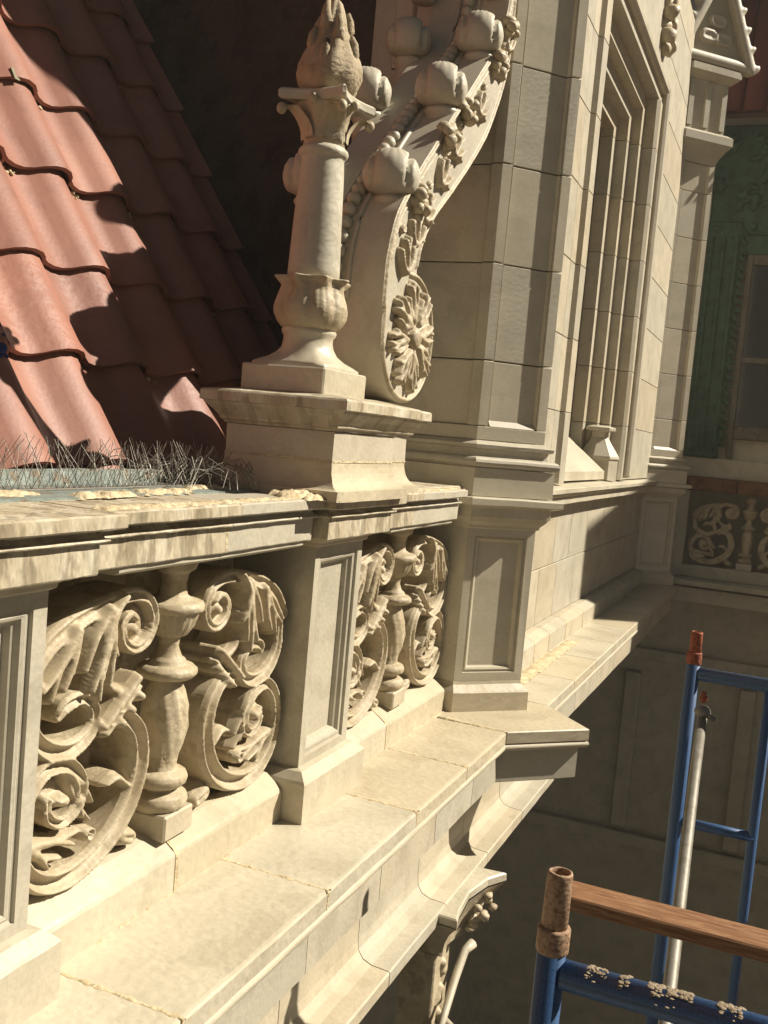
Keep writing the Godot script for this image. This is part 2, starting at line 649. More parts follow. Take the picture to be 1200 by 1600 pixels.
func build_ground() -> void:
	var s := begin()
	quad(s, Vector3(-300, -9, -300), Vector3(300, -9, -300), Vector3(300, -9, 300), Vector3(-300, -9, 300))
	var g := part("ground", s, M.ground, self)
	g.set_meta("kind", "structure")

# ------------------------------------------------------------------ cornice ledge
func build_cornice() -> void:
	var t := thing("cornice_ledge", "long cream terracotta cornice ledge of jointed slabs running under the balustrade", "ledge", Vector3(2.4, -0.6, -1.2))
	# slabs of the straight run
	var xs := [-0.35, 0.33, 1.02, 1.708, 2.397, 3.075, 3.62, 4.16]
	for i in xs.size() - 1:
		var s := begin()
		var x0: float = xs[i] + 0.004
		var x1: float = xs[i + 1] - 0.004
		var prof := [V(-0.46, -0.055), V(-0.46, 0.006), V(-0.34, 0.003), V(-0.012, -0.001), V(-0.004, -0.003), V(0.0, -0.009), V(0.0, -0.055)]
		var e := [V(x0, -1.055), V(x1, -1.055)]
		if i == xs.size() - 2:
			sweep(s, [V(-0.46, -0.055), V(-0.46, 0.006), V(-0.34, 0.003), V(-0.012, -0.001), V(-0.004, -0.003), V(0.0, -0.009), V(0.0, -0.055)], [V(x0, -1.055), V(4.157, -1.055)])
		else:
			sweep(s, prof, e)
		part("ledge_slab", s, [M.ledge0, M.ledge1, M.ledge0, M.ledge1, M.ledge0, M.ledge2, M.ledge2][i], t)
		if i > 0:
			mortar_line(t, Vector3(xs[i], 0.001, -1.395), Vector3(xs[i], -0.002, -1.053), 0.013, i)
			var sj := begin()
			cbox(sj, Vector3(xs[i] - 0.0065, -0.056, -1.42), Vector3(xs[i] + 0.0065, -0.004, -1.0535), 0.002)
			part("mortar_joint", sj, M.mortar, t)
	# slab round the corner buttress
	var s2 := begin()
	prism(s2, [V(4.166, -1.052), V(4.466, -0.752), V(4.738, -1.012), V(4.738, -1.46), V(4.20, -1.46)], -0.055, 0.0, 0.005)
	part("ledge_slab", s2, M.ledge2, t)
	mortar_line(t, Vector3(4.19, 0.001, -1.34), Vector3(4.163, -0.002, -1.055), 0.014, 31)
	# slabs beyond the buttress
	var xf := [4.742, 5.36, 5.99, 6.62, 7.25, 7.9, 8.55, 9.2, 10.0]
	for i in xf.size() - 1:
		var s := begin()
		sweep(s, [V(-0.42, -0.055), V(-0.42, 0.006), V(-0.30, 0.003), V(-0.006, -0.001), V(0.0, -0.006), V(0.0, -0.055)], [V(xf[i] + 0.003, -1.01), V(xf[i + 1] - 0.003, -1.01)], 0.1)
		part("ledge_slab", s, [M.ledge1, M.ledge2, M.ledge0][i % 3], t)
	# bead and fascia under the slabs follow the corner
	var path := [V(-0.35, -1.055), V(4.16, -1.055), V(4.466, -0.752), V(4.738, -1.01), V(10.0, -1.01)]
	var bead := []
	for k in 9:
		var a := PI * 0.5 - PI * k / 8.0
		bead.append(V(-0.010 + 0.014 * cos(a), -0.071 + 0.0145 * sin(a)))
	bead.append(V(-0.20, -0.0855))
	bead.append(V(-0.20, -0.0565))
	var s3 := begin()
	sweep(s3, bead, path, 0.12)
	part("bead_moulding", s3, M.stone2, t)
	var joints := [-0.35, 0.55, 1.20, 1.85, 2.36, 2.87, 3.38, 3.83]
	for i in joints.size():
		var s := begin()
		var a: float = joints[i]
		var prof := [V(-0.032, -0.092), V(-0.032, -0.232), V(-0.036, -0.236), V(-0.30, -0.236), V(-0.30, -0.087), V(-0.05, -0.087)]
		prof.reverse()
		if i < joints.size() - 1:
			sweep(s, prof, [V(a + 0.002, -1.055), V(joints[i + 1] - 0.002, -1.055)], 0.1)
		else:
			sweep(s, prof, [V(a + 0.002, -1.055), V(4.16, -1.055), V(4.466, -0.752), V(4.738, -1.01), V(5.6, -1.01)], 0.1)
		part("fascia_block", s, stone(i + (i % 3)), t)
	for i in 7:
		var s := begin()
		var prof := [V(-0.032, -0.092), V(-0.032, -0.232), V(-0.036, -0.236), V(-0.30, -0.236), V(-0.30, -0.087), V(-0.05, -0.087)]
		prof.reverse()
		sweep(s, prof, [V(5.604 + i * 0.63, -1.01), V(5.60 + (i + 1) * 0.63, -1.01)], 0.2)
		part("fascia_block", s, stone(i * 2), t)
	# frieze and lower moulding run straight on
	var fj := [-0.35, 0.6, 1.3, 1.95, 2.55, 3.13, 3.72, 4.30, 4.9, 5.62]
	for i in fj.size() - 1:
		var s := begin()
		sweep(s, [V(-0.3, -0.238), V(0.0, -0.238), V(0.0, -0.53), V(0.006, -0.565), V(0.026, -0.592), V(0.06, -0.604), V(0.125, -0.608), V(0.13, -0.614), V(0.13, -0.66), V(0.09, -0.672), V(0.05, -0.70), V(0.0, -0.72), V(-0.3, -0.72)], [V(fj[i] + 0.0025, -1.25), V(fj[i + 1] - 0.0025, -1.25)], 0.12)
		part("frieze_block", s, [M.stone2, M.stone4, M.stone3][i % 3], t)

# (the wall under the far ledge stands back)
# A low, uneven line of mortar lying on a joint.
func mortar_line(t: Node3D, a: Vector3, b: Vector3, w: float, sd: int) -> void:
	var s := begin(true)
	var n := int(a.distance_to(b) / 0.012) + 2
	var d := (b - a).normalized()
	var side := d.cross(Vector3.UP).normalized()
	var rows := []
	for i in n:
		var p := a.lerp(b, float(i) / (n - 1))
		var k := 0.75 + 0.9 * soft.get_noise_2d(i * 9.0, sd * 40.0) + 0.5 * fine.get_noise_2d(i * 31.0, sd * 17.0)
		var ww := w * clampf(k, 0.25, 1.9)
		var off := side * (w * 0.5 * soft.get_noise_2d(i * 6.0, sd * 70.0 + 9.0))
		var h := 0.0035 * clampf(k, 0.4, 1.6)
		rows.append([p + off - side * ww - Vector3(0, 0.004, 0), p + off - side * ww * 0.5 + Vector3(0, h, 0), p + off + side * ww * 0.5 + Vector3(0, h, 0), p + off + side * ww - Vector3(0, 0.004, 0)])
	for i in n - 1:
		for k in 3:
			quad(s, rows[i][k], rows[i + 1][k], rows[i + 1][k + 1], rows[i][k + 1])
	part("mortar_joint", s, M.mortar, t)

# An uneven skin of mortar or sealant over a rectangle lying on a surface: edge from noise, lumpy top.
func smear(parent: Node3D, called: String, org: Vector3, ux: Vector3, vx: Vector3, nrm: Vector3, size: Vector2, h: float, sd: int, m: Material, cell := 0.011, keep := 0.0) -> void:
	var s := begin(true)
	var nu := int(size.x / cell)
	var nv := int(size.y / cell)
	var H := {}
	for j in nv + 1:
		for i in nu + 1:
			var u := float(i) / nu
			var v := float(j) / nv
			var edge := minf(minf(u, 1 - u) * size.x, minf(v, 1 - v) * size.y) / (minf(size.x, size.y) * 0.5)
			var q := 0.95 * edge - 0.42 + 0.75 * soft.get_noise_2d(i * cell * 420.0 + sd * 91.0, j * cell * 420.0) + 0.35 * fine.get_noise_2d(i * cell * 260.0 + sd * 50.0, j * cell * 260.0) + keep
			H[Vector2i(i, j)] = clampf(q, -0.5, 0.75)
	for j in nv:
		for i in nu:
			var k := [Vector2i(i, j), Vector2i(i + 1, j), Vector2i(i + 1, j + 1), Vector2i(i, j + 1)]
			var mx := -1.0
			for w in k:
				mx = maxf(mx, H[w])
			if mx <= 0.0:
				continue
			var P := []
			for w in k:
				var hh: float = H[w]
				P.append(org + ux * (w.x * size.x / nu) + vx * (w.y * size.y / nv) + nrm * (h * (sqrt(hh) if hh > 0 else -0.35) + h * 0.25 * fine.get_noise_2d(w.x * 37.0, w.y * 37.0 + sd)))
			quad(s, P[0], P[1], P[2], P[3])
	part(called, s, m, parent)

# ------------------------------------------------------------------ facade under the cornice
func build_lower_facade() -> void:
	var t := thing("lower_facade", "dark recessed wall of the storey below the cornice ledge", "wall", Vector3(4.0, -9.0, -3.0))
	var s := begin()
	cbox(s, Vector3(-2.0, -9.0, -3.3), Vector3(11.3, -0.3, -3.0), 0.004)
	part("back_wall", s, M.stone3, t)
	s = begin()
	cbox(s, Vector3(-2.0, -0.722, -3.0), Vector3(5.62, -0.60, -1.56), 0.004)
	part("soffit", s, M.stone3, t)
	s = begin()
	cbox(s, Vector3(5.63, -0.95, -1.9), Vector3(11.2, -0.238, -1.62), 0.004)
	part("spandrel", s, M.stone3, t)
	s = begin()
	cbox(s, Vector3(-2.0, -9.0, -3.0), Vector3(2.1, -0.724, -1.5), 0.004)
	part("return_wall", s, M.stone3, t)
	# pilaster with a flared capital between the windows below
	var c := thing("window_pilaster", "carved pilaster with a flared capital projecting below the cornice", "pilaster", Vector3(3.88, -2.6, -1.2))
	s = begin()
	var tops := [V(3.64, -1.30), V(4.13, -1.30), V(4.16, -0.99), V(4.06, -1.045), V(3.89, -1.075), V(3.72, -1.06), V(3.63, -1.04)]
	prism(s, tops, -0.655, -0.615, 0.006)
	part("abacus", s, M.ledge0, c)
	s = begin(true)
	var rows := []
	for k in 9:
		var f := k / 8.0
		var ring := []
		for q in tops:
			var g := pow(1.0 - f, 1.8)
			ring.append(jit(Vector3(lerpf(3.90 + (q.x - 3.89) * 0.42, q.x, g), lerpf(-0.87, -0.656, 1.0 - f), lerpf(-1.19 + (q.y + 1.19) * 0.35, q.y, g))))
		rows.append(ring)
	for k in 8:
		for j in tops.size():
			var l := (j + 1) % tops.size()
			quad(s, rows[k][j], rows[k][l], rows[k + 1][l], rows[k + 1][j])
	part("bell", s, M.carved, c)
	# foliage hanging on the capital
	s = begin(true)
	for k in 12:
		var a := k * 0.55
		ball(s, Vector3(4.10 + 0.055 * cos(a) + 0.012 * sin(k * 2.0), -0.755 - 0.055 * sin(a) , -1.06 + 0.02 * sin(k * 1.7)), Vector3(0.022, 0.017, 0.022), 8, 6, a, 0.4)
	for k in 7:
		ball(s, Vector3(4.01 + 0.012 * k, -0.83 + 0.014 * k, -1.09 + 0.008 * sin(k * 1.3)), Vector3(0.024, 0.015, 0.02), 8, 6, k, 0.4)
	part("carved_leaves", s, M.carved, c)
	s = begin()
	cbox(s, Vector3(3.80, -2.6, -1.32), Vector3(3.99, -0.872, -1.165), 0.006)
	part("shaft", s, M.carved, c)
	s = begin()
	cbox(s, Vector3(3.99, -2.6, -1.30), Vector3(4.055, -0.90, -1.20), 0.012)
	part("side_moulding", s, M.stone1, c)
	s = begin(true)
	tube(s, [Vector3(3.70, -1.17, -1.10), Vector3(3.82, -1.12, -1.11), Vector3(3.96, -1.04, -1.12), Vector3(4.07, -0.965, -1.12), Vector3(4.12, -0.95, -1.10)], 0.014, 0.022, 10)
	tube(s, [Vector3(3.84, -1.17, -1.13), Vector3(3.76, -1.14, -1.05), Vector3(3.70, -1.12, -0.98)], 0.03, 0.004, 8)
	part("bracket", s, M.stone0, c)
	var leaf := []
	for k in 14:
		leaf.append(stroke([V(0.0, -0.95 - k * 0.11), V(0.02 * (1 if k % 2 == 0 else -1), -0.99 - k * 0.11), V(0.045 * (1 if k % 2 == 0 else -1), -1.0 - k * 0.11)], [0.022, 0.03, 0.012], 0.0, 0.022, 2, 160.0, 0.3))
	s = begin(true)
	relief(s, leaf, Rect2(-0.09, -2.5, 0.18, 1.6), 0.008, func(u, v, h): return Vector3(3.895 + u, v, -1.1655 + h))
	part("leaf_carving", s, M.carved, c)

# ------------------------------------------------------------------ balustrade piers
const CAP_TOP := 1.036

func cap_profile(o: float) -> Array:
	# offsets from the fascia face inwards
	return [V(-0.50, 0.906), V(o - 0.040, 0.906), V(o - 0.038, 0.909), V(o - 0.038, 0.9745), V(o - 0.024, 0.976), V(o - 0.022, 0.979), V(o - 0.024, 0.983), V(o - 0.036, 0.986), V(o - 0.044, 0.994), V(o - 0.044, 1.002), V(o - 0.004, 1.004), V(o, 1.008), V(o, 1.032), V(o - 0.006, CAP_TOP), V(-0.50, CAP_TOP + 0.003)]

func pier(cx: float, label: String, tone: int) -> void:
	var t := thing("balustrade_pier", label, "pier", Vector3(cx, 0, -1.45), "panelled piers of the balustrade")
	var s := begin()
	sweep(s, [V(-0.2, 0.0), V(0, 0.0), V(0, 0.128), V(-0.006, 0.136), V(-0.03, 0.158), V(-0.05, 0.162), V(-0.2, 0.162)], [V(cx - 0.23, -1.66), V(cx - 0.23, -1.32), V(cx + 0.23, -1.32), V(cx + 0.23, -1.66)], 0.05)
	part("plinth", s, stone(tone), t)
	s = begin()
	var z := -1.372
	panel_face(s, Vector3(cx, 0, z), Vector3(1, 0, 0), Vector3(0, 0, 1), 0.18, 0.150, 0.880, [V(0, 0), V(0.038, 0), V(0.040, -0.008), V(0.047, -0.010), V(0.052, -0.006), V(0.060, -0.008), V(0.067, -0.020), V(0.073, -0.024), V(0.078, -0.038), V(0.080, -0.038)])
	var c := [Vector3(cx - 0.18, 0.150, z), Vector3(cx + 0.18, 0.150, z), Vector3(cx + 0.18, 0.150, -1.66), Vector3(cx - 0.18, 0.150, -1.66)]
	var up := Vector3(0, 0.73, 0)
	for k in [1, 2, 3]:
		var l: int = (k + 1) % 4
		quad(s, jit(c[k]), jit(c[k] + up), jit(c[l] + up), jit(c[l]))
	part("shaft", s, stone(tone + 1), t)
	s = begin()
	sweep(s, [V(-0.2, 0.872), V(0.0, 0.872), V(0.012, 0.878), V(0.014, 0.888), V(0.026, 0.894), V(0.03, 0.905), V(-0.2, 0.905)], [V(cx - 0.18, -1.66), V(cx - 0.18, z), V(cx + 0.18, z), V(cx + 0.18, -1.66)], 0.1)
	part("necking", s, stone(tone + 2), t)
	s = begin()
	sweep(s, cap_profile(0.0), [V(cx - 0.285, -1.80), V(cx - 0.285, -1.265), V(cx + 0.285, -1.265), V(cx + 0.285, -1.80)], 0.05)
	part("cap", s, M.weathered, t)

func build_piers() -> void:
	pier(1.405, "panelled cream balustrade pier at the left edge, cut off by the picture", 0)
	pier(2.970, "panelled cream balustrade pier standing below the flame finial column", 2)

# ------------------------------------------------------------------ balustrade bays
func scroll_strokes() -> Array:
	var k := []
	var H := 0.095
	# upper strap running into the small volute
	k.append(stroke([V(0.56, 0.66), V(0.50, 0.725), V(0.42, 0.765), V(0.31, 0.795), V(0.21, 0.806), V(0.145, 0.785), V(0.118, 0.735), V(0.138, 0.685), V(0.185, 0.668), V(0.228, 0.692), V(0.235, 0.735), V(0.205, 0.757), V(0.178, 0.742)], [0.024, 0.026, 0.026, 0.022, 0.019, 0.017, 0.016, 0.015, 0.014, 0.013, 0.010, 0.009, 0.007], H + 0.006, 0.022, 1))
	k.append(stroke([V(0.182, 0.728), V(0.183, 0.727)], [0.050], H - 0.012, 0.012, 0))
	k.append(stroke([V(0.190, 0.716), V(0.191, 0.715)], [0.018], H + 0.002, 0.016, 0))
	# acanthus over the strap
	fingers(k, V(0.315, 0.785), [V(0.285, 0.672), V(0.312, 0.612), V(0.342, 0.575), V(0.372, 0.602), V(0.396, 0.655)], 0.020, 0.010, H - 0.010, 0.050)
	fingers(k, V(0.42, 0.752), [V(0.432, 0.655), V(0.462, 0.622), V(0.498, 0.605), V(0.528, 0.632)], 0.021, 0.010, H - 0.012, 0.046)
	k.append(stroke([V(0.265, 0.812), V(0.30, 0.775), V(0.322, 0.70), V(0.338, 0.62)], [0.011, 0.013, 0.011, 0.006], H + 0.028, 0.016, 0))
	# hanging hook
	k.append(stroke([V(0.535, 0.66), V(0.545, 0.60), V(0.53, 0.535), V(0.475, 0.488), V(0.40, 0.474), V(0.342, 0.500), V(0.330, 0.548), V(0.372, 0.585), V(0.43, 0.578), V(0.45, 0.555)], [0.016, 0.018, 0.022, 0.026, 0.024, 0.021, 0.018, 0.016, 0.019, 0.010], H, 0.030, 1))
	# inner strap, clasp and beads
	k.append(stroke([V(0.285, 0.70), V(0.305, 0.65), V(0.285, 0.60), V(0.235, 0.572), V(0.185, 0.575)], [0.011, 0.013, 0.014, 0.018, 0.016], H - 0.004, 0.026, 0))
	k.append(stroke([V(0.19, 0.600), V(0.31, 0.505)], [0.014, 0.014], H + 0.014, 0.026, 0))
	k.append(stroke([V(0.172, 0.575), V(0.290, 0.480)], [0.010, 0.010], H + 0.008, 0.022, 0))
	for q in [V(0.178, 0.552), V(0.212, 0.526), V(0.246, 0.500)]:
		k.append(stroke([q, q + V(0.001, 0.0)], [0.016], H + 0.012, 0.030, 0))
	# great C scroll and its volute
	k.append(stroke([V(0.275, 0.515), V(0.215, 0.505), V(0.165, 0.455), V(0.150, 0.38), V(0.172, 0.30), V(0.225, 0.235), V(0.30, 0.192), V(0.385, 0.172), V(0.47, 0.185), V(0.535, 0.235), V(0.562, 0.31), V(0.548, 0.39), V(0.49, 0.447), V(0.415, 0.440), V(0.368, 0.390), V(0.372, 0.335), V(0.418, 0.308), V(0.462, 0.330), V(0.468, 0.372)],
		[0.018, 0.024, 0.029, 0.032, 0.032, 0.032, 0.030, 0.029, 0.027, 0.024, 0.022, 0.022, 0.022, 0.022, 0.020, 0.018, 0.015, 0.013, 0.010], H, 0.034, 1))
	k.append(stroke([V(0.44, 0.372), V(0.441, 0.372)], [0.044], H - 0.016, 0.014, 0))
	k.append(stroke([V(0.425, 0.362), V(0.45, 0.368)], [0.018, 0.010], H + 0.004, 0.028, 0))
	# leaves inside the C
	fingers(k, V(0.415, 0.425), [V(0.345, 0.372), V(0.318, 0.325), V(0.322, 0.282), V(0.352, 0.300)], 0.016, 0.010, H - 0.028, 0.046)
	fingers(k, V(0.535, 0.285), [V(0.345, 0.268), V(0.372, 0.240), V(0.412, 0.222), V(0.458, 0.214), V(0.50, 0.222)], 0.018, 0.010, H - 0.030, 0.048)
	k.append(stroke([V(0.195, 0.33), V(0.235, 0.36), V(0.275, 0.352)], [0.010, 0.014, 0.008], H, 0.028, 0))
	k.append(stroke([V(0.335, 0.255), V(0.338, 0.257)], [0.019], H + 0.016, 0.026, 3))
	# little leaf ball beside the block under the baluster
	k.append(stroke([V(0.185, 0.192), V(0.150, 0.178)], [0.027, 0.024], H - 0.01, 0.034, 2, 54.0, 0.11))
	return k

func baluster_profile() -> Array:
	return [V(0.056, 0.205), V(0.066, 0.214), V(0.071, 0.230), V(0.067, 0.246), V(0.056, 0.254), V(0.045, 0.256), V(0.044, 0.266), V(0.054, 0.268), V(0.065, 0.278), V(0.068, 0.291), V(0.063, 0.304), V(0.052, 0.310), V(0.038, 0.312), V(0.042, 0.350), V(0.053, 0.390), V(0.058, 0.430), V(0.055, 0.480), V(0.045, 0.525), V(0.034, 0.552), V(0.034, 0.556), V(0.062, 0.560), V(0.072, 0.572), V(0.071, 0.584), V(0.060, 0.594), V(0.046, 0.597), V(0.043, 0.608), V(0.032, 0.616), V(0.024, 0.640), V(0.026, 0.668), V(0.040, 0.674), V(0.056, 0.700), V(0.064, 0.732), V(0.066, 0.738), V(0.077, 0.740), V(0.079, 0.752), V(0.073, 0.764), V(0.050, 0.768), V(0.034, 0.780), V(0.030, 0.81), V(0.036, 0.838), V(0.05, 0.848), V(0.055, 0.865), V(0.055, 0.905)]

func build_bays() -> void:
	var strokes := scroll_strokes()
	var box := Rect2(0.07, 0.12, 0.52, 0.79)
	var left := begin(true)
	relief(left, strokes, box, 0.0038, func(u, v, h): return Vector3(-u, v, -1.570 + h * 1.1))
	left.generate_normals()
	var left_mesh := left.commit()
	var right := begin(true)
	relief(right, strokes, box, 0.0038, func(u, v, h): return Vector3(u, v, -1.570 + h * 1.1))
	right.generate_normals()
	var right_mesh := right.commit()
	var specs := [
		[2.1875, 1.635, 2.740, [2.165], "balustrade bay with two carved scrolls beside a baluster, nearest the viewer", 1.690, 2.685, [2.20]],
		[3.7525, 3.200, 4.285, [3.60], "balustrade bay with two carved scrolls between finial pier and corner buttress", 3.255, 4.06, [3.52]]]
	for b in specs:
		var cx: float = b[0]
		var t := thing("balustrade_bay", b[4], "balustrade", Vector3(cx, 0, -1.5), "scrollwork bays of the balustrade")
		# curb with a weathered top
		var cj: Array = [b[1]] + b[3] + [b[2]]
		for i in cj.size() - 1:
			var s := begin()
			sweep(s, [V(-0.29, 0.0), V(0, 0.0), V(0, 0.098), V(-0.004, 0.106), V(-0.012, 0.112), V(-0.06, 0.146), V(-0.075, 0.152), V(-0.29, 0.154)], [V(cj[i] + 0.003, -1.395), V(cj[i + 1] - 0.003, -1.395)], 0.04)
			part("curb_block", s, [M.ledge1, M.ledge2, M.ledge0][i % 3], t)
		for j in b[3]:
			var sj := begin()
			sweep(sj, [V(-0.2, 0.001), V(0.002, 0.001), V(0.002, 0.099), V(-0.010, 0.115), V(-0.06, 0.149), V(-0.2, 0.15)], [V(j - 0.006, -1.395), V(j + 0.006, -1.395)], 0.004)
			part("mortar_joint", sj, M.mortar, t)
		# scrolls
		for m in [left_mesh, right_mesh]:
			var o := MeshInstance3D.new()
			o.name = "scroll"
			o.mesh = m
			o.material_override = M.carved
			t.add_child(o, true)
			o.position = Vector3(0, 0, 1.5)
		var s2 := begin()
		cbox(s2, Vector3(cx - 0.60, 0.10, -1.74), Vector3(cx + 0.60, 0.93, -1.66), 0.004)
		part("back_panel", s2, M.carved, t)
		# baluster on its block
		s2 = begin()
		cbox(s2, Vector3(cx - 0.066, 0.140, -1.55), Vector3(cx + 0.066, 0.208, -1.412), 0.005)
		part("baluster_block", s2, M.stone4, t)
		s2 = begin(true)
		lathe(s2, baluster_profile(), Vector3(cx, 0, -1.482), 60, func(a, i): return 1.10 + ((0.10 * absf(sin(a * 10.0)) - 0.06) if i >= 29 and i <= 32 else 0.0) + ((0.045 * sin(a * 5.0 + i * 1.4) + 0.03 * sin(a * 11.0 - i * 2.0)) if i >= 13 and i <= 17 else 0.0))
		part("baluster", s2, M.carved, t)
		# rail in blocks
		var rj: Array = [b[5]] + b[7] + [b[6]]
		for i in rj.size() - 1:
			var s := begin()
			sweep(s, cap_profile(0.0), [V(rj[i] + 0.002, -1.300), V(rj[i + 1] - 0.002, -1.300)], 0.04)
			part("rail_block", s, [M.weathered, M.stone1][i % 2], t)
		for j in b[7]:
			var sj := begin()
			sweep(sj, [V(-0.3, 0.907), V(-0.0375, 0.907), V(-0.0375, 0.975), V(-0.024, 0.977), V(-0.024, 0.982), V(-0.043, 0.99), V(-0.043, 1.003), V(-0.001, 1.007), V(-0.001, 1.033), V(-0.3, 1.036)], [V(j - 0.004, -1.300), V(j + 0.004, -1.300)], 0.003)
			part("mortar_joint", sj, M.mortar, t)
		# under the rail: a small bed moulding
		var sb := begin()
		sweep(sb, [V(-0.30, 0.885), V(-0.06, 0.885), V(-0.05, 0.892), V(-0.05, 0.9055), V(-0.30, 0.9055)], [V(b[5] + 0.09, -1.300), V(b[6] - 0.03, -1.300)], 0.1)
		part("bed_moulding", sb, M.stone3, t)
		# leftovers of mortar along the rail and the curb
		smear(t, "mortar_smear", Vector3(b[5] + 0.0, CAP_TOP - 0.001, -1.306), Vector3(1, 0, 0), Vector3(0, 0, -1), Vector3(0, 1, 0), V(b[6] - b[5], 0.075), 0.009, int(cx * 10), M.mortar, 0.009, 0.10)
		smear(t, "mortar_smear", Vector3(b[1] + 0.05, 0.150, -1.475), Vector3(1, 0, 0), Vector3(0, 0, -1), Vector3(0, 1, 0), V(b[2] - b[1] - 0.1, 0.09), 0.009, int(cx * 7), M.mortar, 0.010, -0.08)
		smear(t, "mortar_smear", Vector3(b[1], 0.0005, -1.383), Vector3(1, 0, 0), Vector3(0, 0, -1), Vector3(0, 0.8, 0.6), V(b[2] - b[1], 0.022), 0.005, int(cx * 13), M.mortar, 0.007, 0.05)

# ------------------------------------------------------------------ pedestal and flame column
func build_pedestal() -> void:
	var t := thing("finial_pedestal", "moulded cream pedestal block under the flame finial column", "pedestal", Vector3(2.95, 1.03, -1.5))
	var path := [V(3.30, -1.66), V(2.68, -1.66), V(2.68, -1.29), V(3.15, -1.29), V(3.15, -1.355), V(3.43, -1.355), V(3.43, -1.66)]
	var s := begin()
	var flare := [V(-0.15, 1.03)]
	for k in 9:
		var a := PI * 0.5 * k / 8.0
		flare.append(V(0.048 - 0.048 * sin(a), 1.062 + 0.082 * (1.0 - cos(a))))
	flare.insert(1, V(0.048, 1.03))
	flare.append(V(-0.15, 1.146))
	sweep(s, flare, path, 0.05)
	part("flared_base", s, M.ledge2, t)
	s = begin()
	sweep(s, [V(-0.15, 1.149), V(0, 1.149), V(0, 1.236), V(-0.15, 1.236)], path, 0.08)
	part("die", s, M.stone0, t)
	var sm := begin()
	sweep(sm, [V(-0.1, 1.1445), V(0.002, 1.1445), V(0.002, 1.1505), V(-0.1, 1.1505)], path, 0.05)
	part("mortar_joint", sm, M.mortar, t)
	s = begin()
	sweep(s, [V(-0.15, 1.238), V(0.006, 1.238), V(0.010, 1.246), V(0.018, 1.250), V(0.020, 1.258), V(0.034, 1.276), V(0.052, 1.292), V(0.056, 1.300), V(0.066, 1.303), V(0.066, 1.330), V(0.060, 1.336), V(-0.05, 1.352), V(-0.15, 1.354)], path, 0.06)
	part("cornice", s, M.weathered, t)
	s = begin()
	cbox(s, Vector3(2.75, 1.03, -1.62), Vector3(3.44, 1.3505, -1.40), 0.01)
	cbox(s, Vector3(3.30, 1.03, -1.80), Vector3(3.46, 1.358, -1.62), 0.01)
	part("core", s, M.stone3, t)

